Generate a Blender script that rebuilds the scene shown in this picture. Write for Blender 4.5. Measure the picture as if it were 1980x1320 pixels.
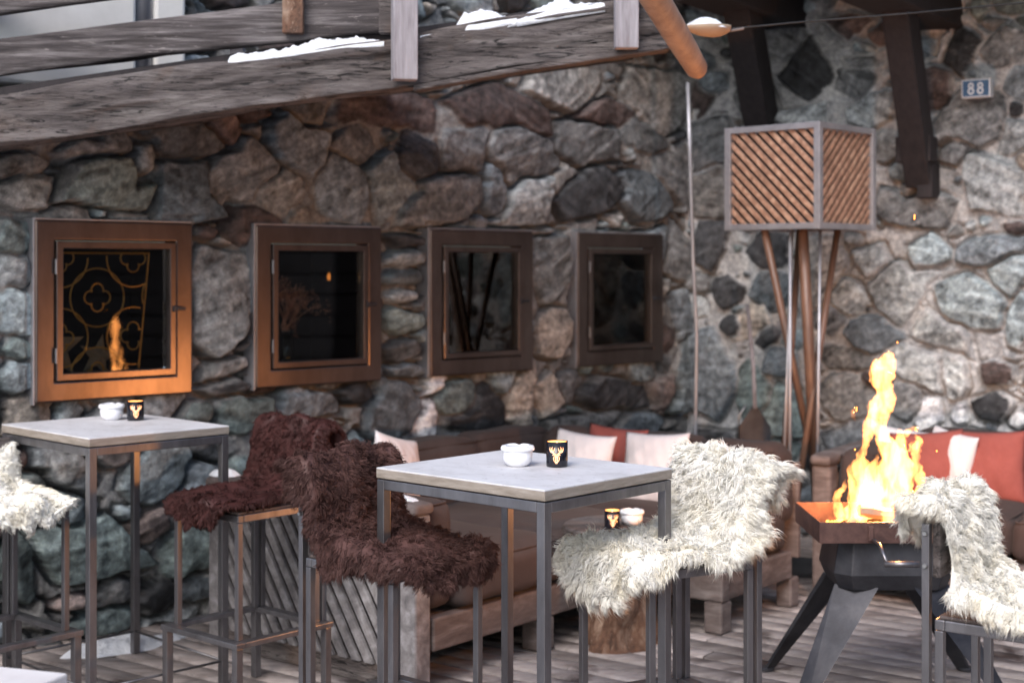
import bpy, math, random
import numpy as np
from mathutils import Vector, Matrix
R = math.radians
rng = np.random.default_rng(7)
random.seed(7)
S = bpy.context.scene
COL = S.collection
for o in list(bpy.data.objects): bpy.data.objects.remove(o)

# ------------------------------------------------------------------ camera, world, sun, exposure
F = 2800.0; CX = 990.0; HY = 518.0; EYE = 1.77           # focal length and horizon in photo pixels (1980 wide)
cam_d = bpy.data.cameras.new('camera'); cam = bpy.data.objects.new('camera', cam_d); COL.objects.link(cam)
cam.location = (0, 0, EYE); cam.rotation_euler = (R(90), 0, 0)
cam_d.sensor_width = 36; cam_d.sensor_fit = 'HORIZONTAL'; cam_d.lens = 36 * F / 1980
cam_d.shift_y = -(660 - HY) / 1980
cam_d.clip_start = .05; cam_d.clip_end = 600
cam_d.dof.use_dof = True; cam_d.dof.focus_distance = 4.75; cam_d.dof.aperture_fstop = 2.3
S.camera = cam
W = bpy.data.worlds.new('World'); S.world = W; W.use_nodes = True
nt = W.node_tree; bgn = nt.nodes['Background']
sky = nt.nodes.new('ShaderNodeTexSky'); sky.sky_type = 'NISHITA'; sky.sun_disc = False
SUN_EL, SUN_AZ = R(42), R(200)
sky.sun_elevation = SUN_EL; sky.sun_rotation = SUN_AZ; sky.dust_density = 2.5; sky.air_density = 1.0; sky.ozone_density = 1.0
nt.links.new(sky.outputs[0], bgn.inputs[0]); bgn.inputs[1].default_value = .15
sd = bpy.data.lights.new('sun', 'SUN'); sd.energy = 1.15; sd.angle = R(30); sd.color = (.98, .96, 1)
sun = bpy.data.objects.new('sun', sd); COL.objects.link(sun)
sdir = Vector((math.sin(SUN_AZ) * math.cos(SUN_EL), math.cos(SUN_AZ) * math.cos(SUN_EL), math.sin(SUN_EL)))
sun.rotation_euler = (-sdir).to_track_quat('-Z', 'Y').to_euler()
S.view_settings.view_transform = 'Standard'; S.view_settings.look = 'None'; S.view_settings.gamma = 1
S.view_settings.exposure = 0.82
S.render.engine = 'CYCLES'

# ------------------------------------------------------------------ coordinates
def P(px, py, Y): return np.array([(px - CX) / F * Y, Y, EYE - (py - HY) / F * Y])
def PZ(px, py, z):
    Y = F * (EYE - z) / (py - HY); return P(px, py, Y)
class Plane:
    """vertical wall plane: origin, direction u, outward normal n"""
    def __init__(s, o, u):
        s.o = np.array(o, float); u = np.array(u, float); s.u = u / np.linalg.norm(u); s.n = np.array([s.u[1], -s.u[0]])
    def hit(s, px, py, off=0.0):
        o = s.o + s.n * off; k = (px - CX) / F
        t = (k * o[1] - o[0]) / (s.u[0] - k * s.u[1]); Y = o[1] + t * s.u[1]
        return t, EYE - (py - HY) / F * Y
    def pt(s, t, h, off=0.0):
        q = s.o + s.u * t + s.n * off; return (q[0], q[1], h)
    @property
    def ang(s): return math.atan2(s.u[1], s.u[0])
WL = Plane((-1.88, 7.1), (1.055, 1.0))
TC = WL.hit(1330, 500)[0]
WR = Plane(WL.o + WL.u * TC, (1.5, -1.0))

# ------------------------------------------------------------------ materials
def new_mat(name):
    m = bpy.data.materials.new(name); m.use_nodes = True
    return m, m.node_tree, m.node_tree.nodes['Principled BSDF']
def coords(t, scale=(1, 1, 1), rot=(0, 0, 0)):
    tc = t.nodes.new('ShaderNodeTexCoord'); mp = t.nodes.new('ShaderNodeMapping')
    mp.inputs['Scale'].default_value = scale; mp.inputs['Rotation'].default_value = rot
    t.links.new(tc.outputs['Object'], mp.inputs[0]); return mp.outputs[0]
def noise(t, vec, scale, detail=6, rough=.6, dist=0):
    n = t.nodes.new('ShaderNodeTexNoise'); n.inputs['Scale'].default_value = scale; n.inputs['Detail'].default_value = detail
    n.inputs['Roughness'].default_value = rough; n.inputs['Distortion'].default_value = dist
    t.links.new(vec, n.inputs['Vector']); return n.outputs['Fac']
def ramp(t, fac, stops):
    r = t.nodes.new('ShaderNodeValToRGB'); e = r.color_ramp.elements
    e[0].position, e[0].color = stops[0][0], (*stops[0][1], 1)
    e[1].position, e[1].color = stops[-1][0], (*stops[-1][1], 1)
    for p, c in stops[1:-1]:
        x = e.new(p); x.color = (*c, 1)
    t.links.new(fac, r.inputs[0]); return r.outputs[0]
def mixc(t, a, b, fac, mode='MIX'):
    m = t.nodes.new('ShaderNodeMix'); m.data_type = 'RGBA'; m.blend_type = mode
    for sock, v in ((m.inputs['Factor'], fac), (m.inputs['A'], a), (m.inputs['B'], b)):
        if hasattr(v, 'is_linked'): t.links.new(v, sock)
        elif isinstance(v, (int, float)): sock.default_value = v
        else: sock.default_value = (*v, 1)
    return m.outputs['Result']
def bump(t, bs, h, strength=.3, dist=.01):
    b = t.nodes.new('ShaderNodeBump'); b.inputs['Strength'].default_value = strength; b.inputs['Distance'].default_value = dist
    t.links.new(h, b.inputs['Height']); t.links.new(b.outputs[0], bs.inputs['Normal'])
def setp(bs, **k):
    for n, v in k.items():
        s = bs.inputs[n.replace('_', ' ')]
        if hasattr(v, 'is_linked'): s.id_data.links.new(v, s)
        elif isinstance(v, (tuple, list)) and len(v) == 3: s.default_value = (*v, 1)
        else: s.default_value = v
def attr(t, name='col'):
    a = t.nodes.new('ShaderNodeAttribute'); a.attribute_name = name; return a.outputs['Color']

def mat_varied(name, c1, c2, scale=8, rough=.7, metal=0, stretch=(1, 1, 1), bstr=.3, bdist=.004, c3=None, detail=8, vcol=False, spec=.5, sheen=0):
    m, t, bs = new_mat(name); v = coords(t, stretch)
    f = noise(t, v, scale, detail, .65, .3)
    stops = [(.3, c1), (.7, c2)] if c3 is None else [(.28, c1), (.5, c2), (.72, c3)]
    col = ramp(t, f, stops)
    if vcol: col = mixc(t, col, attr(t), 1.0, 'MULTIPLY')
    setp(bs, Base_Color=col, Roughness=rough, Metallic=metal)
    bs.inputs['Specular IOR Level'].default_value = spec
    if sheen: bs.inputs['Sheen Weight'].default_value = sheen
    if bstr: bump(t, bs, noise(t, v, scale * 3, 6, .7), bstr, bdist)
    return m
def mat_stone():
    m, t, bs = new_mat('stone'); v = coords(t)
    a = noise(t, v, 5, 10, .7, .6); b = noise(t, v, 30, 12, .82, .4); c = noise(t, coords(t, (1, 1, 2.6), (.4, .5, .3)), 9, 8, .7, 1.5)
    k = ramp(t, a, [(.28, (.50, .52, .54)), (.5, (1, 1, 1)), (.74, (1.35, 1.3, 1.2))])
    k2 = ramp(t, b, [(.3, (.30, .32, .34)), (.5, (.92, .93, .95)), (.70, (1.9, 1.87, 1.8))])
    col = mixc(t, mixc(t, attr(t), k, 1.0, 'MULTIPLY'), k2, 1.0, 'MULTIPLY')
    vein = ramp(t, c, [(.60, (0, 0, 0)), (.68, (1, 1, 1))])
    vf = t.nodes.new('ShaderNodeMath'); vf.operation = 'MULTIPLY'; t.links.new(vein, vf.inputs[0]); vf.inputs[1].default_value = .30
    col = mixc(t, col, (.30, .31, .31), vf.outputs[0])
    rust = noise(t, v, 3.1, 5, .6, .5)
    rf = ramp(t, rust, [(.63, (0, 0, 0)), (.75, (.28, .28, .28))])
    col = mixc(t, col, (.16, .085, .05), rf)
    rr = ramp(t, b, [(.3, (.45,) * 3), (.7, (.85,) * 3)])
    bc = t.nodes.new('ShaderNodeBrightContrast'); bc.inputs[1].default_value = 0; bc.inputs[2].default_value = 0; hs = t.nodes.new('ShaderNodeHueSaturation'); hs.inputs['Saturation'].default_value = .74; t.links.new(col, hs.inputs['Color']); t.links.new(hs.outputs[0], bc.inputs[0])
    setp(bs, Base_Color=bc.outputs[0], Roughness=rr)
    bs.inputs['Specular IOR Level'].default_value = .4
    ad = t.nodes.new('ShaderNodeMath'); ad.operation = 'ADD'; t.links.new(b, ad.inputs[0]); t.links.new(a, ad.inputs[1])
    bump(t, bs, ad.outputs[0], .8, .012)
    return m
M = {}
M['stone'] = mat_stone()
M['concrete'] = mat_varied('weathered_top', (.44, .43, .43), (.58, .575, .59), 6, .66, c3=(.64, .64, .66), stretch=(1, 1.1, 1), bstr=.25)
TOPW = True
M['topedge'] = mat_varied('top_edge', (.17, .14, .11), (.33, .29, .25), 14, .75, stretch=(.6, .6, 4), bstr=.4)
M['steel'] = mat_varied('raw_steel', (.12, .115, .12), (.20, .195, .205), 5, .38, .85, c3=(.27, .265, .275), stretch=(2, 2, .5), bstr=.08)
M['steel_dark'] = mat_varied('dark_steel', (.014, .014, .017), (.038, .039, .046), 5, .46, .5, c3=(.075, .074, .08), bstr=.35, bdist=.002)
M['copper'] = mat_varied('brown_steel_frame', (.095, .074, .068), (.16, .128, .118), 4, .31, .88, stretch=(2, 2, .7), bstr=.10)
M['galv'] = mat_varied('zinc_trim', (.3, .3, .32), (.45, .45, .48), 7, .45, .7, bstr=.1)
M['rust'] = mat_varied('rusty_steel', (.045, .026, .024), (.10, .055, .048), 14, .5, .5, c3=(.15, .085, .07), bstr=.35)
M['chrome'] = mat_varied('chrome', (.3, .3, .3), (.45, .45, .45), 10, .42, 1, bstr=0)
M['oldwood'] = mat_varied('old_beam_wood', (.040, .032, .031), (.125, .105, .100), 5, .85, stretch=(.6, 3, 4), c3=(.235, .21, .20), bstr=1.0, bdist=.03)
def weather(m, dark, sc, st, lo=.56, hi=.62, stain=None):
    t = m.node_tree; bs = t.nodes['Principled BSDF']; src = bs.inputs['Base Color'].links[0].from_socket
    f = noise(t, coords(t, st), sc, 8, .75, 2.2); k = ramp(t, f, [(lo, (0, 0, 0)), (hi, (1, 1, 1))])
    col = mixc(t, src, dark, k)
    if stain:
        f2 = noise(t, coords(t), 2.6, 5, .6, .6); col = mixc(t, col, stain, ramp(t, f2, [(.56, (0, 0, 0)), (.72, (.55, .55, .55))]))
    t.links.new(col, bs.inputs['Base Color'])
weather(M['oldwood'], (.010, .008, .008), 7, (.5, 2.5, 4), .53, .60, stain=(.13, .075, .045))
M['railwood'] = mat_varied('dark_rail_wood', (.015, .012, .013), (.065, .055, .055), 7, .85, stretch=(.3, 4, 5), c3=(.24, .22, .22), bstr=.8, bdist=.012)
weather(M['railwood'], (.30, .27, .26), 9, (.6, 3, 4), .60, .68, stain=(.03, .02, .018))
M['greypost'] = mat_varied('grey_post_wood', (.17, .15, .16), (.34, .32, .34), 8, .8, stretch=(5, 5, .5), bstr=.6)
M['blackwood'] = mat_varied('tarred_wood', (.010, .008, .010), (.028, .022, .024), 7, .8, stretch=(4, 4, .6), bstr=.6)
M['slat'] = mat_varied('lamp_slat_wood', (.14, .078, .052), (.29, .165, .11), 9, .6, stretch=(3, 3, 3), c3=(.50, .34, .24), bstr=.3)
M['pole'] = mat_varied('reddish_pole_wood', (.085, .045, .030), (.19, .105, .07), 5, .38, stretch=(4, 4, .5), bstr=.3)
M['sofawood'] = mat_varied('grey_sofa_wood', (.055, .041, .037), (.115, .09, .083), 6, .75, stretch=(.8, .8, 3), c3=(.21, .18, .17), bstr=.5)
M['slatgrey'] = mat_varied('grey_slat_wood', (.08, .074, .078), (.19, .178, .18), 8, .8, stretch=(2, 2, 2), c3=(.34, .33, .34), bstr=.5)
M['fabric'] = mat_varied('brown_cushion_fabric', (.040, .029, .027), (.064, .048, .045), 3, .9, bstr=.35, bdist=.01, spec=.15, sheen=.04)
M['white_fab'] = mat_varied('white_linen', (.55, .52, .53), (.68, .65, .66), 6, .9, bstr=.3, bdist=.008, spec=.2)
M['red_fab'] = mat_varied('terracotta_cotton', (.21, .058, .048), (.29, .086, .072), 6, .9, bstr=.3, bdist=.008, spec=.2)
weather(M['concrete'], (.24, .235, .25), 13, (1, 1.5, 1), .57, .76, stain=(.47, .46, .47))
M['snow'] = mat_varied('snow', (.80, .83, .88), (.90, .92, .95), 12, .6, bstr=1.0, bdist=.02)
M['plaster'] = mat_varied('white_plaster', (.60, .58, .54), (.76, .74, .70), 3, .9, bstr=.3)
M['porcelain'] = mat_varied('white_porcelain', (.78, .79, .82), (.82, .83, .86), 4, .15, bstr=0)
M['black_glass'] = mat_varied('black_candle_glass', (.006, .006, .010), (.012, .012, .018), 4, .18, bstr=0)
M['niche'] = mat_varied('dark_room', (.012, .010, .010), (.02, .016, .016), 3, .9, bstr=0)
M['gold'] = mat_varied('brass_wire', (.62, .30, .06), (.75, .42, .10), 8, .4, .3, bstr=0)
M['star'] = mat_varied('pale_star_wood', (.30, .22, .15), (.42, .33, .24), 8, .8, bstr=.2)
M['dried'] = mat_varied('dried_flowers', (.50, .24, .17), (.85, .52, .40), 10, .9, bstr=0)
M['bark'] = mat_varied('stump_wood', (.012, .007, .006), (.17, .085, .05), 9, .7, stretch=(1.6, 1.6, .7), c3=(.42, .30, .22), bstr=1.0, bdist=.03)
weather(M['bark'], (.55, .40, .30), 9, (1.6, 1.6, 1.2), .60, .68, stain=(.30, .12, .05))
M['gutter'] = mat_varied('tan_log', (.21, .13, .09), (.36, .24, .17), 5, .65, stretch=(3, 3, 1), bstr=.2)
M['deck'] = mat_varied('deck_board', (.50, .45, .43), (1.0, .97, .96), 5, .62, stretch=(1, 3, 1), c3=(1.35, 1.34, 1.36), bstr=.6, bdist=.006, vcol=True)
M['char'] = mat_varied('charred_log', (.012, .009, .008), (.08, .05, .035), 12, .9, bstr=.8)
M['number_blue'] = mat_varied('blue_enamel', (.012, .055, .14), (.02, .08, .18), 5, .35, bstr=0)
M['number_white'] = mat_varied('white_enamel', (.55, .58, .62), (.68, .70, .74), 5, .35, bstr=0)
M['paletop'] = mat_varied('pale_bench', (.62, .58, .56), (.74, .71, .69), 6, .7, bstr=.2)
M['cable'] = mat_varied('black_cable', (.01, .01, .01), (.02, .02, .02), 5, .7, bstr=0)
M['bottle'] = mat_varied('dark_bottle_glass', (.006, .008, .006), (.012, .014, .010), 5, .08, bstr=0)
M['deck_void'] = mat_varied('under_deck_dark', (.02, .016, .014), (.05, .04, .035), 5, .9, bstr=.4)
weather(M['gutter'], (.20, .12, .08), 6, (3, 3, .5), .58, .70)
weather(M['steel_dark'], (.11, .065, .05), 8, (1, 1, 1), .64, .75)
def emis(name, c, s, base=(.05, .02, .01)):
    m, t, bs = new_mat(name); setp(bs, Base_Color=base, Emission_Color=c, Emission_Strength=s, Roughness=.6); return m
M['glow'] = emis('candle_glow', (1, .36, .09), 3.0)
M['glow_hot'] = emis('candle_flame', (1, .62, .25), 14)
M['lampdot'] = emis('small_lamp_lit', (1, .30, .06), 1.3)
M['ember'] = emis('ember', (1, .28, .04), 5)
def emblem():
    m, t, bs = new_mat('lit_emblem'); v = coords(t)
    f = noise(t, v, 55, 4, .6)
    c = ramp(t, f, [(.35, (1, .26, .05)), (.65, (1, .62, .32))])
    setp(bs, Base_Color=(.5, .3, .2), Emission_Color=c, Emission_Strength=1.3, Roughness=.5); return m
M['emblem'] = emblem()
def glass():
    m, t, bs = new_mat('window_glass'); t.nodes.remove(bs); out = t.nodes['Material Output']
    tr = t.nodes.new('ShaderNodeBsdfTransparent'); tr.inputs[0].default_value = (.75, .78, .76, 1)
    gl = t.nodes.new('ShaderNodeBsdfGlossy'); gl.inputs['Roughness'].default_value = .012
    fr = t.nodes.new('ShaderNodeFresnel'); fr.inputs[0].default_value = 1.62
    mx = t.nodes.new('ShaderNodeMixShader'); t.links.new(fr.outputs[0], mx.inputs[0]); t.links.new(tr.outputs[0], mx.inputs[1]); t.links.new(gl.outputs[0], mx.inputs[2])
    t.links.new(mx.outputs[0], out.inputs['Surface']); return m
M['glass'] = glass()
def flame_mat():
    m, t, bs = new_mat('fire'); t.nodes.remove(bs); out = t.nodes['Material Output']
    e = t.nodes.new('ShaderNodeEmission'); e.inputs[0].default_value = (1, .34, .085, 1)
    v = coords(t, (1, 1, .35)); f = noise(t, v, 26, 3, .6, 1.2)
    mr = t.nodes.new('ShaderNodeMapRange'); mr.inputs[1].default_value = .40; mr.inputs[2].default_value = .62
    mr.inputs[3].default_value = 14; mr.inputs[4].default_value = 115
    t.links.new(f, mr.inputs[0]); t.links.new(mr.outputs[0], e.inputs[1])
    t.links.new(e.outputs[0], out.inputs['Volume']); m.cycles.volume_step_rate = .6 if hasattr(m.cycles, 'volume_step_rate') else 1
    return m
M['fire'] = flame_mat()
def fur_mat(name, ca, cb, trans):
    m, t, bs = new_mat(name); t.nodes.remove(bs); v = coords(t); out = t.nodes['Material Output']
    f = noise(t, v, 9, 5, .6, .4)
    col = mixc(t, ramp(t, f, [(.30, ca), (.56, cb)]), attr(t), 1.0, 'MULTIPLY')
    d = t.nodes.new('ShaderNodeBsdfDiffuse'); tr = t.nodes.new('ShaderNodeBsdfTranslucent'); mx = t.nodes.new('ShaderNodeMixShader'); mx.inputs[0].default_value = trans
    t.links.new(col, d.inputs[0]); t.links.new(col, tr.inputs[0]); t.links.new(d.outputs[0], mx.inputs[1]); t.links.new(tr.outputs[0], mx.inputs[2])
    gl = t.nodes.new('ShaderNodeBsdfGlossy'); gl.inputs['Roughness'].default_value = .45; gl.inputs[0].default_value = (.8, .8, .8, 1); m2 = t.nodes.new('ShaderNodeMixShader'); m2.inputs[0].default_value = .015
    t.links.new(mx.outputs[0], m2.inputs[1]); t.links.new(gl.outputs[0], m2.inputs[2]); t.links.new(m2.outputs[0], out.inputs['Surface']); return m
M['fur_white'] = fur_mat('cream_fleece', (.93, .87, .72), (.99, .97, .90), .12)
M['fur_brown'] = fur_mat('dark_brown_fleece', (.046, .022, .019), (.115, .060, .053), .1)
M['fur_dark'] = fur_mat('blackish_brown_fleece', (.028, .011, .010), (.065, .026, .024), .1)

# ------------------------------------------------------------------ mesh building
class MB:
    def __init__(s): s.v = []; s.f = []; s.smooth = False
    def add(s, vs, fs):
        b = len(s.v); s.v += [tuple(map(float, p)) for p in vs]; s.f += [tuple(b + i for i in f) for f in fs]; return s
    def box(s, c, d, rot=0.0, M3=None):
        x, y, z = d[0] / 2, d[1] / 2, d[2] / 2
        vs = [Vector((i * x, j * y, k * z)) for i in (-1, 1) for j in (-1, 1) for k in (-1, 1)]
        Rm = M3 if M3 is not None else Matrix.Rotation(rot, 3, 'Z')
        return s.add([Rm @ q + Vector(c) for q in vs], [(0, 1, 3, 2), (4, 6, 7, 5), (0, 4, 5, 1), (2, 3, 7, 6), (0, 2, 6, 4), (1, 5, 7, 3)])
    def bar(s, a, b, w, h=None, up=(0, 0, 1)):
        a, b = Vector(a), Vector(b); h = h or w; d = (b - a); L = d.length; d.normalize(); u = Vector(up)
        if abs(d.dot(u)) > .99: u = Vector((0, 1, 0))
        sx = d.cross(u).normalized(); sz = sx.cross(d)
        return s.box((a + b) / 2, (w, L, h), M3=Matrix((sx, d, sz)).transposed())
    def tube(s, pts, r, seg=10, cap=True):
        pts = [Vector(p) for p in pts]; n = len(pts); rs = r if isinstance(r, (list, tuple)) else [r] * n
        ref = None; rings = []
        for i, p in enumerate(pts):
            d = (pts[min(i + 1, n - 1)] - pts[max(i - 1, 0)]).normalized()
            if ref is None: ref = d.orthogonal().normalized()
            ref = (ref - d * ref.dot(d)).normalized(); b = d.cross(ref)
            rings.append([p + (ref * math.cos(2 * math.pi * k / seg) + b * math.sin(2 * math.pi * k / seg)) * rs[i] for k in range(seg)])
        fs = []
        for i in range(n - 1):
            for k in range(seg): k2 = (k + 1) % seg; fs.append((i * seg + k, i * seg + k2, (i + 1) * seg + k2, (i + 1) * seg + k))
        if cap: fs += [tuple(reversed(range(seg))), tuple((n - 1) * seg + k for k in range(seg))]
        return s.add([q for r_ in rings for q in r_], fs)
    def lathe(s, prof, c=(0, 0, 0), seg=32, close=False):
        vs = []; fs = []
        for r, z in prof:
            for k in range(seg):
                a = 2 * math.pi * k / seg; vs.append((c[0] + r * math.cos(a), c[1] + r * math.sin(a), c[2] + z))
        for i in range(len(prof) - 1):
            for k in range(seg): k2 = (k + 1) % seg; fs.append((i * seg + k, i * seg + k2, (i + 1) * seg + k2, (i + 1) * seg + k))
        if not close: fs += [tuple(reversed(range(seg))), tuple((len(prof) - 1) * seg + k for k in range(seg))]
        return s.add(vs, fs)
    def prism(s, poly, o, ux, uy, nrm, th):
        """2-D polygon in the plane (o,ux,uy) extruded by th along nrm"""
        o, ux, uy, nrm = map(Vector, (o, ux, uy, nrm)); n = len(poly)
        a = [o + ux * x + uy * y for x, y in poly]; b = [q + nrm * th for q in a]
        return s.add(a + b, [tuple(reversed(range(n))), tuple(range(n, 2 * n))] + [(i, (i + 1) % n, n + (i + 1) % n, n + i) for i in range(n)])
    def soft(s, c, d, r=.05, puff=.0, n=10, M3=None, wob=0.0, seed=0):
        """cushion: rounded box with bulging faces"""
        g = np.linspace(-1, 1, n + 1); hx = np.array(d) / 2; r = min(r, min(hx) * .98)
        rn = random.Random(seed); ph = [rn.uniform(0, 6) for _ in range(6)]
        for ax in range(3):
            for sg in (-1, 1):
                vs = []
                for a in g:
                    for b in g:
                        p = np.zeros(3); p[ax] = sg; p[(ax + 1) % 3] = a; p[(ax + 2) % 3] = b
                        # push grid lines towards the edges so the rounding is resolved
                        q0 = np.sign(p) * np.abs(p) ** .7 * hx
                        q = np.clip(q0, -(hx - r), hx - r); dd = q0 - q; L = np.linalg.norm(dd)
                        q = q + dd / L * r if L > 1e-9 else q
                        bl = (1 - abs(a) ** 3) * (1 - abs(b) ** 3); q[ax] += sg * puff * bl
                        if wob: q = q + wob * np.array([math.sin(q[1] * 14 + ph[0]) + math.sin(q[2] * 19 + ph[1]), math.sin(q[0] * 15 + ph[2]), math.sin(q[0] * 12 + ph[3]) + math.sin(q[1] * 17 + ph[4])])
                        v = Vector(q)
                        vs.append((M3 @ v if M3 is not None else v) + Vector(c))
                fs = []
                for i in range(n):
                    for j in range(n):
                        q = (i * (n + 1) + j, (i + 1) * (n + 1) + j, (i + 1) * (n + 1) + j + 1, i * (n + 1) + j + 1)
                        fs.append(q if sg > 0 else tuple(reversed(q)))
                s.add(vs, fs)
        return s
    def build(s, name, mat, parent=None, bevel=0, smooth=False, seg=2, weld=False):
        me = bpy.data.meshes.new(name); me.from_pydata(s.v, [], s.f); me.materials.append(mat); me.update()
        if smooth: me.shade_smooth()
        o = bpy.data.objects.new(name, me); COL.objects.link(o)
        if parent is not None: o.parent = parent
        if weld:
            w = o.modifiers.new('weld', 'WELD'); w.merge_threshold = .0005
        if bevel:
            b = o.modifiers.new('bevel', 'BEVEL'); b.width = bevel; b.segments = seg; b.limit_method = 'ANGLE'; b.angle_limit = R(35)
        return o
def np_obj(name, V, Fq, mat, parent=None, col=None, smooth=True):
    me = bpy.data.meshes.new(name)
    me.vertices.add(len(V)); me.vertices.foreach_set('co', np.asarray(V, np.float32).ravel())
    Fq = np.asarray(Fq, np.int32); k = Fq.shape[1]
    me.loops.add(Fq.size); me.loops.foreach_set('vertex_index', Fq.ravel())
    me.polygons.add(len(Fq)); me.polygons.foreach_set('loop_start', np.arange(0, Fq.size, k, dtype=np.int32))
    me.update(calc_edges=True); me.validate()
    if smooth: me.shade_smooth()
    if col is not None:
        a = me.color_attributes.new('col', 'FLOAT_COLOR', 'POINT')
        c4 = np.ones((len(V), 4), np.float32); c4[:, :3] = col; a.data.foreach_set('color', c4.ravel())
    me.materials.append(mat)
    o = bpy.data.objects.new(name, me); COL.objects.link(o)
    if parent is not None: o.parent = parent
    return o
def tag(o, label=None, cat=None, group=None, kind=None):
    if label: o['label'] = label
    if cat: o['category'] = cat
    if group: o['group'] = group
    if kind: o['kind'] = kind
    return o
def thing(name, label, cat, loc=(0, 0, 0), rz=0, group=None):
    o = bpy.data.objects.new(name, None); COL.objects.link(o); o.empty_display_size = .1
    o.location = loc; o.rotation_euler = (0, 0, rz); return tag(o, label, cat, group)
def copy_tree(o, parent=None):
    c = o.copy(); COL.objects.link(c)
    if parent is not None: c.parent = parent
    for ch in list(o.children): copy_tree(ch, c)
    return c

# value noise in numpy
def vnoise(x, y, seed, octs=4, gain=.5, lac=2.0):
    out = np.zeros_like(x); amp = 1.0; tot = 0
    for k in range(octs):
        r = np.random.default_rng(seed * 31 + k).random((64, 64)); xi = np.floor(x).astype(int); yi = np.floor(y).astype(int)
        fx = x - xi; fy = y - yi; fx = fx * fx * (3 - 2 * fx); fy = fy * fy * (3 - 2 * fy)
        g = lambda i, j: r[i % 64, j % 64]
        out += amp * ((g(xi, yi) * (1 - fx) + g(xi + 1, yi) * fx) * (1 - fy) + (g(xi, yi + 1) * (1 - fx) + g(xi + 1, yi + 1) * fx) * fy)
        tot += amp; amp *= gain; x = x * lac + 17.3; y = y * lac + 9.1
    return out / tot * 2 - 1
def sstep(a, b, x):
    t = np.clip((x - a) / (b - a), 0, 1); return t * t * (3 - 2 * t)

# ------------------------------------------------------------------ stone walls
C = dict(g=(.115, .160, .158), b=(.125, .158, .185), l=(.235, .262, .272), k=(.034, .037, .043), r=(.085, .055, .050), t=(.28, .235, .19), w=(.62, .63, .67),
         n=(.125, .132, .138), m=(.185, .182, .175), p=(.25, .18, .16), s=(.175, .228, .25))
# px, py, half width, half height, lean in degrees, colour, how far it stands proud (cm)
STONES_L = [
 (580,290,62,56,45,'b',9),(219,352,92,52,-6,'g',7),(354,372,52,62,12,'b',6),(475,345,46,66,25,'n',5),(545,372,42,48,0,'m',4),(655,362,50,66,8,'b',6),
 (200,283,95,26,-10,'n',5),(278,300,26,46,0,'l',4),(360,262,52,44,0,'n',3),(440,240,44,40,0,'r',3),(55,372,58,36,-5,'m',3),(32,318,56,26,-10,'m',4),(30,275,60,20,-5,'n',3),
 (752,355,44,58,12,'s',6),(808,298,36,34,-30,'k',6),(865,370,58,50,4,'m',7),(895,298,42,40,5,'n',5),(1010,292,56,50,3,'n',6),(1130,275,60,42,0,'n',4),(950,372,24,50,-14,'b',5),
 (1025,385,50,40,-25,'l',6),(1145,372,62,38,-15,'k',5),(1255,380,50,42,4,'b',6),(975,205,88,42,0,'r',4),(745,205,94,34,-3,'r',3),(1100,170,62,38,0,'m',3),(1170,222,52,26,-8,'r',3),
 (1280,190,58,56,0,'m',4),(1252,268,44,34,5,'n',4),(690,280,36,34,0,'n',3),(600,215,50,30,0,'n',2),(500,180,60,26,0,'n',3),(1310,330,40,60,0,'n',3),
 (424,580,56,96,3,'l',8),(400,450,30,17,0,'r',5),(446,700,48,17,-8,'l',5),(455,745,60,18,-6,'k',4),(28,462,34,32,-8,'g',5),(28,525,38,30,0,'l',6),(28,602,36,46,-10,'s',6),(28,672,38,24,0,'g',5),(25,735,44,34,0,'s',6),
 (470,800,56,36,-8,'g',6),(600,778,66,32,5,'b',6),(690,760,40,26,0,'k',5),(560,840,58,30,0,'g',5),(380,800,40,30,0,'g',4),
 (785,465,38,13,3,'k',5),(785,498,44,16,-6,'l',7),(788,535,40,14,4,'s',7),(785,572,40,13,-4,'l',6),(788,618,42,22,6,'g',7),(785,668,42,20,-5,'n',6),(785,712,44,18,3,'b',5),
 (1066,515,34,72,2,'l',6),(1068,640,32,44,4,'t',6),(1060,448,34,12,0,'m',4),(842,744,26,18,-20,'w',7),(824,810,18,46,2,'w',5),(760,800,44,52,-15,'b',6),(885,775,42,34,10,'g',6),(938,800,40,44,0,'k',5),(1012,775,20,50,3,'t',5),
 (1058,760,20,36,-3,'t',5),(1100,740,24,30,0,'n',4),(1190,762,74,30,2,'k',5),(1135,812,66,22,-5,'m',5),(1290,752,24,32,-20,'p',6),(1230,822,56,26,-6,'b',5),(1328,600,30,44,0,'b',5),(1318,500,30,40,0,'n',4),(1330,720,30,70,4,'s',6),
 (310,915,62,58,-10,'s',7),(140,905,62,38,8,'l',6),(60,940,40,30,0,'g',5),(175,1050,84,54,4,'g',8),(30,1090,38,58,0,'g',6),(292,1022,32,28,0,'p',6),(355,1080,46,46,-20,'g',6),(300,1158,38,32,30,'k',7),
 (132,1170,52,20,-12,'p',6),(225,1145,40,26,0,'n',5),(200,1210,70,26,-6,'g',5),(70,1195,50,30,0,'m',4),(385,950,40,50,0,'b',6),(390,1140,44,34,0,'b',5),(430,1180,40,30,0,'n',5),(480,930,50,40,0,'g',5),(355,1200,48,26,0,'l',5)]
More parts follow.
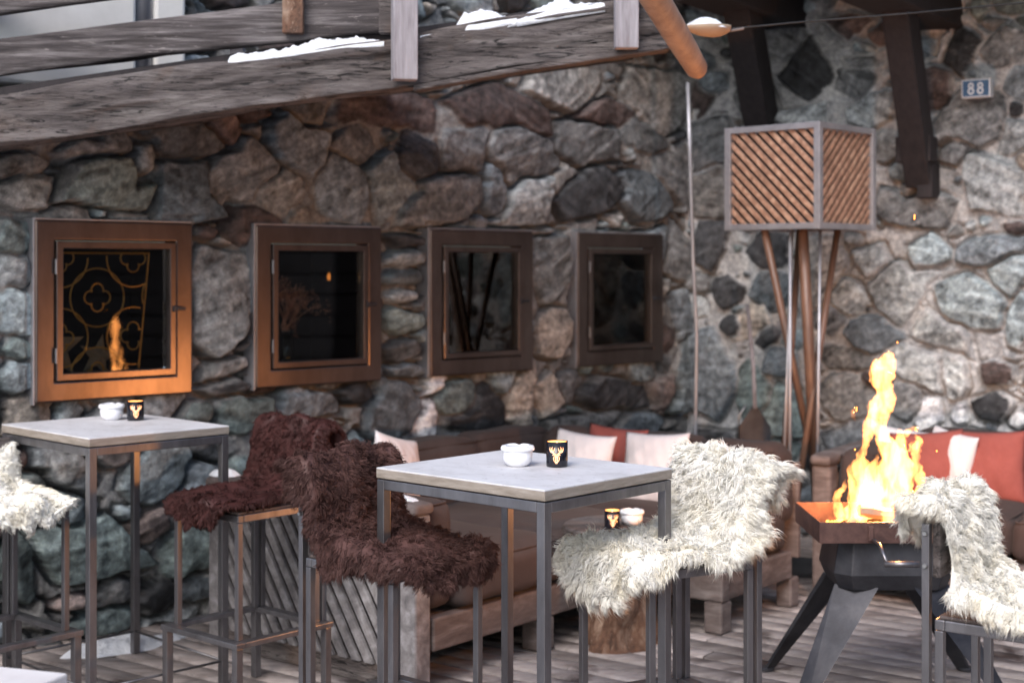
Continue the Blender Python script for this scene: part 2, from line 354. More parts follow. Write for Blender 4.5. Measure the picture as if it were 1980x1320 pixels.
STONES_R = [
 (1655,45,60,24,5,'r',4),(1563,135,44,48,3,'k',4),(1660,112,34,15,0,'n',4),(1655,150,42,28,-8,'n',4),(1548,226,50,24,0,'l',6),(1682,215,44,40,20,'l',7),(1880,240,72,56,-28,'n',8),(1965,262,34,34,20,'l',5),(1855,100,30,44,0,'k',4),
 (1945,90,46,40,0,'n',4),(1930,368,64,56,8,'l',9),(1842,300,34,24,-20,'n',5),(1762,402,80,38,4,'n',7),(1715,285,30,36,0,'l',5),(1800,175,36,40,0,'r',3),(1500,60,50,50,0,'n',3),(1720,60,40,30,0,'r',3),(1460,200,40,60,0,'n',4),
 (1790,495,50,27,-8,'s',6),(1920,486,76,28,-14,'b',8),(1690,505,34,28,5,'l',6),(1878,590,72,46,12,'s',9),(1742,562,56,46,-25,'l',5),(1690,645,62,32,2,'b',7),(1818,640,62,28,14,'l',6),(1972,620,28,56,5,'s',5),
 (1778,706,58,42,12,'l',6),(1846,728,32,50,0,'l',5),(1926,722,38,30,8,'r',7),(1640,700,56,28,8,'m',4),(1640,775,56,38,10,'m',4),(1748,775,34,42,0,'n',4),(1795,795,28,34,0,'w',5),(1852,792,18,28,0,'w',5),(1920,790,46,26,12,'k',5),(1970,810,22,22,0,'w',4),
 (1372,470,34,50,0,'k',5),(1492,480,40,44,0,'k',5),(1408,560,30,32,0,'k',6),(1495,565,38,42,4,'b',5),(1372,725,54,82,4,'b',8),(1420,628,26,22,30,'k',5),(1490,652,28,18,0,'k',5),(1505,705,32,30,0,'b',5),(1380,375,44,50,0,'m',5),
 (1590,520,40,70,0,'m',4),(1600,620,34,34,0,'n',5),(1455,760,36,50,0,'g',5),(1600,330,60,40,0,'n',4),(1380,270,44,50,0,'n',3),(1550,400,60,40,0,'k',4),(1400,870,60,40,0,'k',5),(1520,800,50,50,0,'g',5),(1650,860,60,40,0,'n',5),(1780,880,70,36,0,'n',5),(1900,870,60,36,0,'g',5)]
def stone_wall(name, pl, t0, t1, h0, h1, stones, seed, mortar, holes=(), step=.0105, deep=1.0, thr=1.12, lift=1.0):
    g = np.random.default_rng(seed)
    nt_ = int((t1 - t0) / step); nh = int((h1 - h0) / step)
    T, Hh = np.meshgrid(np.linspace(t0, t1, nt_), np.linspace(h0, h1, nh), indexing='ij')
    wx = T + .035 * vnoise(T * 3.1, Hh * 3.1, seed, 2) + .011 * vnoise(T * 17, Hh * 17, seed + 5, 3)
    wy = Hh + .035 * vnoise(T * 3.1 + 40, Hh * 3.1, seed + 1, 2) + .011 * vnoise(T * 17, Hh * 17 + 30, seed + 6, 3)
    D1 = np.full(T.shape, 9.0); D2 = np.full(T.shape, 9.0); ID = np.full(T.shape, -1)
    L = []
    for (px, py, hw, hh, lean, c, pr) in stones:
        t, h = pl.hit(px, py); ta = pl.hit(px - hw, py)[0]; tb = pl.hit(px + hw, py)[0]; hb = abs(pl.hit(px, py + hh)[1] - pl.hit(px, py - hh)[1]) / 2
        L.append([t, h, (tb - ta) / 2 * 1.06, hb * 1.06, R(-lean), C[c], pr / 100])
    def stamp(i, st):
        t, h, a, b, an, c, pr = st; m = max(a, b) * 1.9
        i0, i1 = np.searchsorted(T[:, 0], [t - m, t + m]); j0, j1 = np.searchsorted(Hh[0], [h - m, h + m])
        if i1 <= i0 or j1 <= j0: return
        sl = (slice(i0, i1), slice(j0, j1)); x = wx[sl] - t; y = wy[sl] - h
        ca, sa = math.cos(an), math.sin(an); X = (x * ca + y * sa) / a; Y = (-x * sa + y * ca) / b
        K = g.integers(4, 7); th = np.sort((np.arange(K) + g.uniform(-.33, .33, K)) * 2 * math.pi / K + g.uniform(0, 6)); rk = g.uniform(.78, 1.08, K)
        d = np.max([(X * math.cos(q) + Y * math.sin(q)) / r for q, r in zip(th, rk)], 0)
        d = .9 * d + .1 * np.sqrt(X * X + Y * Y)
        a1, a2, ii = D1[sl], D2[sl], ID[sl]
        nw = d < a1; a2[:] = np.where(nw, a1, np.minimum(a2, d)); ii[:] = np.where(nw, i, ii); a1[:] = np.where(nw, d, a1)
    for i, st in enumerate(L): stamp(i, st)
    # fill what is left with random stones
    keys = ['g', 'b', 'n', 'n', 'l', 'k', 'm', 's', 'r', 't']
    for k in range(2600):
        t = g.uniform(t0, t1); h = g.uniform(h0, h1); i = min(nt_ - 1, int((t - t0) / step)); j = min(nh - 1, int((h - h0) / step))
        big = g.uniform(.05, .17) if k < 1500 else g.uniform(.025, .06)
        if D1[i, j] < thr + .45 * big / .12: continue
        st = [t, h, big * g.uniform(.9, 1.5), big * g.uniform(.6, 1.0), g.uniform(-.4, .4), C[keys[g.integers(len(keys))]], g.uniform(.02, .065)]
        # shrink so that it does not overlap
        st[2] *= .9; L.append(st); stamp(len(L) - 1, st)
    size = np.array([min(s_[2], s_[3]) for s_ in L] + [.1])
    sz = size[ID]; e = np.minimum((thr - D1) * sz, (D2 - D1) * .55 * sz - .004)
    tilt = g.uniform(-.22, .22, (len(L) + 1, 2)); base = np.array([s_[6] for s_ in L] + [0]); colr = np.array([s_[5] for s_ in L] + [mortar])
    cx = np.array([s_[0] for s_ in L] + [0]); cy = np.array([s_[1] for s_ in L] + [0])
    n1 = vnoise(T * 6, Hh * 6, seed + 9, 5, .55); n2 = vnoise(T * 22, Hh * 22, seed + 12, 4, .6)
    # chipped facets: a coarse stair noise
    fac = np.abs(vnoise(T * 9 + 5, Hh * 9, seed + 20, 2))
    NS = len(L) + 1; aa = np.array([s_[2] for s_ in L] + [1]); bb_ = np.array([s_[3] for s_ in L] + [1])
    Xn = (T - cx[ID]) / aa[ID]; Yn = (Hh - cy[ID]) / bb_[ID]; cut = np.zeros(T.shape)
    for k in range(5):
        tk = g.uniform(0, 6.28, NS); sk = g.uniform(.03, .10, NS); ck = g.uniform(.0, .03, NS)
        cut = np.minimum(cut, ck[ID] - sk[ID] * (Xn * np.cos(tk)[ID] + Yn * np.sin(tk)[ID]))
    fa = g.uniform(-.7, .7, NS)[ID]; SX = T * np.cos(fa) + Hh * np.sin(fa); SY = -T * np.sin(fa) + Hh * np.cos(fa)
    lay = vnoise(SX * 4 + ID * 3.7, SY * 34 + ID * 1.3, seed + 61, 4, .6); mott = vnoise(T * 30 + ID, Hh * 30, seed + 71, 4, .7)
    stone_h = .45 * cut + .006 * lay + .8 * base[ID] + .7 * tilt[ID, 0] * (T - cx[ID]) + .7 * tilt[ID, 1] * (Hh - cy[ID]) + .007 * n1 + .005 * n2 - .010 * fac
    lip = sstep(0, .012, e)
    mort = -.012 + .016 * n1 + .010 * n2 + .02 * vnoise(T * 2, Hh * 2, seed + 33, 2)
    gap = np.exp(-((e + .003) / .010) ** 2) * sstep(-.20, .25, vnoise(T * 2.3, Hh * 2.3, seed + 41, 3) + .15 * deep)
    H = np.where(e > 0, mort + (np.maximum(stone_h, mort + .004) - mort) * lip, mort) - gap * .11 * deep
    # the mortar smears over the rim of some stones
    smear = sstep(.15, .5, vnoise(T * 1.7 + 9, Hh * 1.7, seed + 51, 3)) * .02
    isst = sstep(0, .006, e - smear)
    jit = lift * g.uniform(.66, 1.4, len(L) + 1)
    colv = colr[ID] * (jit[ID] * (1 + .7 * lay + .95 * mott))[..., None] + .05 * np.clip(lay * 2 - .5, 0, 1)[..., None]; colv = np.clip(colv, .01, .8)
    mcol = np.array(mortar) * (1 + .35 * n1 + .25 * n2)[..., None]
    CC = mcol * (1 - isst[..., None]) + colv * isst[..., None]
    for (a, b, c, d) in holes:
        inn = (T > a - .13) & (T < b + .13) & (Hh > c - .13) & (Hh < d + .13); H = np.where(inn, np.minimum(H, .02), H)
    V = np.empty(T.shape + (3,)); V[..., 0] = pl.o[0] + pl.u[0] * T + pl.n[0] * H; V[..., 1] = pl.o[1] + pl.u[1] * T + pl.n[1] * H; V[..., 2] = Hh
    idx = np.arange(T.size).reshape(T.shape)
    q = np.stack([idx[:-1, :-1], idx[1:, :-1], idx[1:, 1:], idx[:-1, 1:]], -1).reshape(-1, 4)
    keep = np.ones((nt_ - 1, nh - 1), bool)
    for (a, b, c, d) in holes:
        keep &= ~((T[:-1, :-1] > a) & (T[1:, 1:] < b) & (Hh[:-1, :-1] > c) & (Hh[1:, 1:] < d))
    return V.reshape(-1, 3), q[keep.ravel()], CC.reshape(-1, 3)

WIN = [(68, 372), (495, 737), (835, 1027), (1110, 1288)]
WS, WZ0, WZ1 = .83, 1.14, 1.995
wins = []
for a, b in WIN:
    ta = WL.hit(a, 500, .05)[0]; tb = WL.hit(b, 500, .05)[0]; wins.append((ta + tb) / 2)
holes = [(c - WS / 2 + .09, c + WS / 2 - .09, WZ0 + .09, WZ1 - .09) for c in wins]
V, Q, CC = stone_wall('w', WL, -2.2, TC + .05, -.1, 3.75, STONES_L, 3, (.20, .198, .192), holes)
o = np_obj('stone_wall', V, Q, M['stone'], col=CC)
tag(o, 'long wall of dark rough fieldstones with four small square windows', 'stone wall')
V, Q, CC = stone_wall('w', WR, -.05, 4.6, -.1, 4.0, STONES_R, 11, (.385, .39, .395), deep=.5, thr=1.0, lift=1.22)
o = np_obj('stone_wall', V, Q, M['stone'], col=CC)
tag(o, 'paler stone wall with wide light mortar joints behind the fire, carrying the house number', 'stone wall')

# ------------------------------------------------------------------ ground and deck
o = MB().box((0, 100, -.55), (500, 500, .1)).build('ground', M['snow']); tag(o, kind='structure')
o = MB().box((0, 6, -.30), (16, 16, .1)).build('deck_void', M['deck_void']); tag(o, kind='structure')  # dark sheet colouring in the shaded void below the deck boards
E = np.array([.80, -.60]); PP = np.array([.60, .80])      # deck board direction, across
def build_deck():
    vs = []; fs = []; cs = []; g = np.random.default_rng(5)
    y = -2.0
    while y < 11.5:
        w = .118
        x = -8 - g.uniform(0, 2)
        while x < 7:
            L = g.uniform(2.2, 3.8); dz = g.uniform(-.004, .003); c = np.array([.285, .255, .24]) * g.uniform(.62, 1.35); tw = g.uniform(-.003, .003)
            n = 10; b = len(vs)
            for k in range(n + 1):
                xx = x + (L - .006) * k / n
                for (yy, zz) in ((0, -.03), (.002, -.006), (.008, 0), (w - .008, tw), (w - .002, -.006), (w, -.03)):
                    q = E * xx + PP * (y + yy + .002 * math.sin(xx * 3 + y * 40)); vs.append((q[0], q[1] + 2, dz + zz)); cs.append(c * (1 + .12 * math.sin(xx * 5 + y * 31)))
            for k in range(n):
                for j in range(5): a = b + k * 6 + j; fs.append((a, a + 6, a + 7, a + 1))
            x += L
        y += w + .014
    return np.array(vs), np.array(fs), np.array(cs)
V, Q, CC = build_deck(); o = np_obj('deck', V, Q, M['deck'], col=CC, smooth=False); tag(o, kind='structure')
# stains on the deck come from the board material itself
t = M['deck'].node_tree; bs = t.nodes['Principled BSDF']
src = bs.inputs['Base Color'].links[0].from_socket
wet = ramp(t, noise(t, coords(t), 2.2, 6, .62, .8), [(.52, (0, 0, 0)), (.66, (1, 1, 1))])
col = mixc(t, src, (.045, .033, .030), wet)
t.links.new(col, bs.inputs['Base Color'])
rw = ramp(t, noise(t, coords(t), 2.2, 6, .62, .8), [(.5, (.7,) * 3), (.66, (.32,) * 3)]); t.links.new(rw, bs.inputs['Roughness'])

# ------------------------------------------------------------------ windows
def ringbox(m, hw, z0, z1, w, y0, y1):
    o = [(-hw, z0), (hw, z0), (hw, z1), (-hw, z1)]; i = [(-hw + w, z0 + w), (hw - w, z0 + w), (hw - w, z1 - w), (-hw + w, z1 - w)]
    vs = [(x, y, z) for y in (y0, y1) for x, z in o + i]; fs = []
    for k in range(4):
        n = (k + 1) % 4; fs += [(k, n, 4 + n, 4 + k), (8 + n, 8 + k, 12 + k, 12 + n), (n, k, 8 + k, 8 + n), (4 + k, 4 + n, 12 + n, 12 + k)]
    m.add(vs, fs)
PANE_ROT = R(1.6)
def make_window(i, c, label):
    o = WL.pt(c, 0, 0); root = thing('window', label, 'window', (o[0], o[1], WZ0), WL.ang, 'small square windows in the stone wall')
    # local: x along the wall, -y out of the wall, z up
    H = WZ1 - WZ0; hw = WS / 2; bd = .096
    m = MB()                                                       # outer casing
    ringbox(m, hw, 0, H, bd, -.055, .055)
    m.build('frame', M['copper'], root, bevel=.010, seg=3)
    e = MB(); e.box((-hw - .004, .005, H / 2), (.008, .10, H + .016)).box((0, .005, H + .004), (WS, .10, .008)).build('trim', M['galv'], root, bevel=.002)
    s_ = MB(); w = .034; a = hw - bd - .003; z0 = bd + .003; z1 = H - bd - .003                    # sash
    ringbox(s_, a, z0, z1, w, -.065, -.025)
    sash = s_.build('sash', M['copper'], root, bevel=.004)
    MB().box((0, -.036, (z0 + z1) / 2), (2 * a - 2 * w + .004, .004, z1 - z0 - 2 * w + .004), PANE_ROT).build('pane', M['glass'], sash)
    for zz in (z0 + .12, z1 - .12): MB().tube([(-a - .004, -.068, zz - .035), (-a - .004, -.068, zz + .035)], .007).build('hinge', M['steel'], sash, smooth=False)
    h = MB().box((a - .01, -.070, H / 2), (.022, .012, .03)); h.box((a + .02, -.074, H / 2), (.05, .012, .018)); h.build('latch', M['steel_dark'], sash, bevel=.003)
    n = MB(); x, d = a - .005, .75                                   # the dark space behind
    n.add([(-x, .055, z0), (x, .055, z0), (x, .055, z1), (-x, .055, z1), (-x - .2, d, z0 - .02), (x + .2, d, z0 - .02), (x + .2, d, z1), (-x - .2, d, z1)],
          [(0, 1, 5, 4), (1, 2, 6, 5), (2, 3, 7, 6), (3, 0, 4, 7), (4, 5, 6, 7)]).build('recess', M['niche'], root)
    sl = MB().box((0, .16, z0 + .012), (2 * x - .01, .2, .02)).build('sill', M['oldwood'], root, bevel=.003)
    return root, a, z0, z1
wl = ['square window lit orange by the fire, a flame mirrored in its glass, nearest the left edge',
      'dark brown square window with dried pinkish flowers in a vase behind the glass',
      'brown square window with a faint grey sheen low in its glass, next to the narrow layered stones',
      'smallest-looking square window with two dark bottles behind the glass, nearest the pipe']
wroots = [make_window(i, c, l) for i, (c, l) in enumerate(zip(wins, wl))]
def in_window(k, x, y, z):
    """point in window k's own frame -> world"""
    a = WL.ang; o = WL.pt(wins[k], 0, 0); return (o[0] + x * math.cos(a) - y * math.sin(a), o[1] + x * math.sin(a) + y * math.cos(a), WZ0 + z)
def inner_thing(name, k, x, y, z, label, cat):
    return thing(name, label, cat, in_window(k, x, y, z), WL.ang)
def quatrefoil(cx, cz, r, y, m):
    pts = []
    for q in range(4):
        a0 = q * math.pi / 2
        ox, oz = cx + r * math.cos(a0), cz + r * math.sin(a0)
        for k in range(9):
            a = a0 - math.pi * .62 + k / 8 * math.pi * 1.24; pts.append((ox + r * .78 * math.cos(a), y, oz + r * .78 * math.sin(a)))
    m.tube(pts + [pts[0]], .0042, 5, False)
def lattice(k, x0, x1, z0, z1, label, rr=.0042, sx=.19):
    root = inner_thing('brass_screen', k, 0, .0, 0, label, 'screen')
    m = MB(); d = sx; nx = int((x1 - x0) / d) + 2; nz = int((z1 - z0) / d) + 2
    def clip_tube(pts):
        run = []
        for p in pts:
            lim = x1 - (z1 - p[2]) * .10
            if x0 < p[0] < lim and z0 < p[2] < z1: run.append(p)
            else:
                if len(run) > 2: m.tube(run, rr, 5)
                run = []
        if len(run) > 2: m.tube(run, rr, 5)
    for i in range(nx):
        for j in range(nz):
            cx = x0 + (i + .1) * d; cz = z1 - (j + .15) * d
            if (i + j) % 2 == 0:
                pts = []
                for q in range(4):
                    a0 = q * math.pi / 2
                    for s_ in range(9):
                        a = a0 - math.pi * .6 + s_ / 8 * math.pi * 1.2; pts.append((cx + .036 * math.cos(a0) + .032 * math.cos(a), 0, cz + .036 * math.sin(a0) + .032 * math.sin(a)))
                clip_tube(pts + [pts[0]])
            pts = [(cx + d * .74 * math.cos(a), 0, cz + d * .74 * math.sin(a)) for a in np.linspace(0, 2 * math.pi, 40)]
            if (i + j) % 2 == 0: clip_tube(pts)
    m.tube([(x0, 0, z1 - .004), (x1, 0, z1 - .004)], rr * 1.3, 5); m.tube([(x1, 0, z1), (x1 - (z1 - z0) * .10, 0, z0)], rr * 1.3, 5)
    m.build('wire_pattern', M['gold'], root); return root
_, A_, Z0_, Z1_ = wroots[0]
lattice(0, -A_ + .03, .20, Z0_ + .03, Z1_ - .05, 'brass wire screen of loops and clover shapes behind the glass of the fire-lit window')
lattice(3, -A_ + .03, .10, Z0_ + .03, Z1_ - .05, 'thin dim brass screen behind the two bottles in the last window', .003, .17)
lattice(2, -A_ + .03, .02, Z0_ + .03, Z1_ - .05, 'barely visible brass screen behind the glass of the third window', .0025, .17)
def star(k, x, y, z, r, ang, label):
    root = inner_thing('wooden_star', k, x, y, z, label, 'star'); m = MB(); vs = []
    for i in range(10):
        a = ang + i * math.pi / 5; rr = r if i % 2 == 0 else r * .42; vs.append((rr * math.cos(a), 0, rr * math.sin(a)))
    n = 10; m.add(vs + [(0, -.03, 0), (0, .03, 0)], [(i, (i + 1) % n, 10) for i in range(n)] + [((i + 1) % n, i, 11) for i in range(n)]); m.build('star_body', M['star'], root)
star(0, -.26, .07, Z0_ + .145, .16, .35, 'larger pale wooden star leaning in the lower left of the first window')
star(0, -.03, .08, Z0_ + .10, .11, .1, 'smaller pale wooden star just behind the mirrored flame in the first window')
# flowers in a glass vase
fr = inner_thing('dried_bouquet', 1, -.16, .06, Z0_ + .02, 'bunch of dried pinkish brown flowers in a narrow glass vase in the second window', 'dried flowers')
MB().lathe([(.045, 0), (.048, .01), (.046, .17), (.043, .17), (.043, .012)], seg=20).build('vase', M['bottle'], fr, smooth=True)
m = MB(); g = random.Random(3)
def flake(p, s_, dirv=None):
    d = (Vector((g.gauss(0, 1), g.gauss(0, .6), g.gauss(0, 1))) + (dirv * 2.2 if dirv else Vector())).normalized(); e = d.orthogonal().normalized()
    m.add([p, p + d * s_ * 2 + e * s_ * .5, p + d * s_ * 4.5, p + d * s_ * 2 - e * s_ * .5], [(0, 1, 2, 3)])
for (x0, x1, z1, x2, z2, r, n) in [(.0, -.03, .44, -.09, .24, .020, 330), (.0, .0, .50, -.02, .34, .022, 360), (.0, .03, .46, .06, .20, .022, 360), (.01, .07, .43, .13, .30, .018, 280), (0, -.05, .40, -.11, .30, .014, 200), (.01, .05, .40, .05, .12, .014, 240)]:
    for k in range(n):
        f = .35 + .65 * g.random(); a = Vector((x0, 0, .18)); b = Vector((x1, 0, z1 + .06)); c = Vector((x2, 0, z2)); p = a * (1 - f) ** 2 + b * 2 * f * (1 - f) + c * f * f
        tdir = (b - a) * (1 - f) + (c - b) * f; q = r * math.sin(math.pi * min(1, (f - .3) / .72)) + .004
        flake(p + Vector((g.gauss(0, 1) * q, g.gauss(0, 1) * q * .6, g.gauss(0, 1) * q)), g.uniform(.003, .006), tdir.normalized())
for k in range(46):
    x = g.uniform(.13, .30); z = .34 - (x - .13) * .4 + g.gauss(0, .035)
    for j in range(4): flake(Vector((x, 0, z)), g.uniform(.003, .006))
m.build('flower_heads', M['dried'], fr)
m = MB()
for k in range(14): m.tube([(g.uniform(-.02, .02), 0, .05), (g.uniform(-.03, .05), 0, .2), (g.uniform(-.08, .2), g.uniform(-.03, .03), g.uniform(.3, .42))], .0015, 4)
m.build('stems', M['dried'], fr)
lr = inner_thing('small_lamp', 1, .44, .45, .58, 'tiny glowing orange lamp deep inside the second window', 'lamp')
MB().lathe([(.005, -.03), (.022, -.02), (.025, 0), (.018, .02), (.004, .03)], seg=12).build('lamp_shade', M['lampdot'], lr, smooth=True)
ll = bpy.data.lights.new('small_lamp_light', 'POINT'); ll.energy = 1.5; ll.color = (1, .45, .15); ll.shadow_soft_size = .02
lo_ = bpy.data.objects.new('small_lamp_light', ll); COL.objects.link(lo_); lo_.parent = lr; lo_.location = (0, -.05, 0)
MB().tube([(0, 0, .03), (0, 0, .12)], .002, 5).build('cord', M['cable'], lr)
for dx, lab in ((-.17, 'left one of the two dark bottles behind the glass of the last window'), (.0, 'right one of the two dark bottles behind the glass of the last window')):
    b = inner_thing('wine_bottle', 3, dx, .06, Z0_ + .022, lab, 'bottle')
    MB().lathe([(.036, 0), (.038, .01), (.038, .19), (.03, .22), (.014, .25), (.013, .31), (.015, .31), (.015, .32)], seg=20).build('bottle_body', M['bottle'], b, smooth=True)
    MB().lathe([(.0388, .045), (.0388, .12)], seg=20, close=True).build('bottle_label', M['star'], b, smooth=True)
star(2, -.22, .07, Z0_ + .11, .09, .6, 'little pale star standing in the lower left of the third window')

# ------------------------------------------------------------------ bar tables
def make_table(label, loc, ang):
    root = thing('bar_table', label, 'bar table', loc, ang, 'steel bar tables with weathered tops')
    X, Y, Zt, t = .75, .655, 1.098, .037; w = .033
    tp = MB().box((0, 0, Zt - t / 2), (X, Y, t - .006)).build('tabletop', M['topedge'], root, bevel=.003)
    m = MB(); nb = 5; bw = X / nb                                   # top surface boards, butted, 3 mm proud
    m.box((0, 0, Zt - .0015), (X - .001, Y - .001, .006)); m.build('top_surface', M['concrete'], tp, bevel=.0025)
    a = MB()
    for s_ in (-1, 1):
        a.box((0, s_ * (Y / 2 - w / 2 - .002), Zt - t - w / 2 - .001), (X - 2 * w - .004, w, w)); a.box((s_ * (X / 2 - w / 2 - .002), 0, Zt - t - w / 2 - .001), (w, Y - 2 * w - .004, w))
    a.build('apron', M['steel'], root, bevel=.0025)
    for sx in (-1, 1):
        for sy in (-1, 1):
            zt = Zt - t - .001; MB().box((sx * (X / 2 - w / 2 - .002), sy * (Y / 2 - w / 2 - .002), zt / 2), (w, w, zt)).build('leg', M['steel'], root, bevel=.0025)
    x, y = X / 2 - w / 2 - .002, Y / 2 - w / 2 - .002
    for p, q in (((-x, -y), (x, -y)), ((x, -y), (x, y)), ((x, y), (-x, y)), ((-x, y), (-x, -y))):
        MB().tube([(p[0], p[1], .10), (q[0], q[1], .10)], .0055, 8).build('tie_rod', M['steel'], root, smooth=True)
    return root
tA = make_table('steel bar table with weathered grey top in sharp focus at the centre', (.04, 4.868, 0), R(-42.1))
tB = copy_tree(tA); tB.location = (-1.70, 6.198, 0); tB.rotation_euler.z = R(-44.8)
tag(tB, 'steel bar table under the fire-lit window, its frame glowing orange')

# ------------------------------------------------------------------ stools
def make_stool():
    root = thing('bar_stool', '', 'bar stool', (0, 0, 0), 0, 'steel bar stools covered with sheepskins')
    f = MB(); o, w = .25, .045; z = .30
    for s_ in (-1, 1):
        f.box((0, s_ * (o - w / 2), z), (2 * o, w, .022)); f.box((s_ * (o - w / 2), 0, z), (w, 2 * o - 2 * w, .022))
    f.build('footrest', M['steel'], root, bevel=.003)
    for sx in (-1, 1):
        for sy in (-1, 1):
            MB().box((sx * .228, sy * .228, .1445), (.032, .032, .289)).build('leg', M['steel'], root, bevel=.0025)
            MB().box((sx * .198, sy * .198, .5405), (.024, .024, .459)).build('post', M['steel'], root, bevel=.002)
    s_ = MB(); w = .028
    for k in (-1, 1):
        s_.box((0, k * (.21 - w / 2), .786), (.42, w, .03)); s_.box((k * (.21 - w / 2), 0, .786), (w, .42 - 2 * w, .03))
    s_.build('seat_frame', M['steel'], root, bevel=.003)
    MB().box((0, 0, .806), (.40, .40, .010)).build('seat', M['sofawood'], root, bevel=.003)
    for sx in (-1, 1):
        MB().box((sx * .198, -.2365, .686), (.024, .022, .75)).build('upright', M['steel'], root, bevel=.002)
        for zz in (1.035, .945): MB().lathe([(.0075, 0), (.0085, .003), (.006, .008)], (0, 0, 0), 10).build('bolt', M['chrome'], root).matrix_local = Matrix.Translation((sx * .2105, -.2365, zz)) @ Matrix.Rotation(sx * R(90), 4, 'Y')
    MB().box((0, -.214, .985), (.37, .022, .15)).build('backrest', M['oldwood'], root, bevel=.004)
    return root
def face(fx, fy): return math.atan2(-fx, fy)
stool_spots = [((-.395, 4.87), (.75, -.66), 'bar stool with dark brown fleece right beside the left leg of the sharp table'),
               ((-1.09, 5.96), (-.66, -.75), 'bar stool with dark brown fleece standing between the left table and the slatted sofa end'),
               ((-2.08, 5.82), (.75, -.66), 'bar stool with cream fleece cut off by the left edge of the photo'),
               ((.515, 4.885), (-.87, -.5), 'bar stool with cream fleece at the right of the sharp table'),
               ((1.461, 4.042), (.8, -.6), 'bar stool with cream fleece in front of the fire bowl at the right edge')]
proto = make_stool()
stools = []
for i, (c, f, lab) in enumerate(stool_spots):
    o = proto if i == 0 else copy_tree(proto)
    o.location = (c[0], c[1], 0); o.rotation_euler.z = face(*f); o['label'] = lab; stools.append(o)

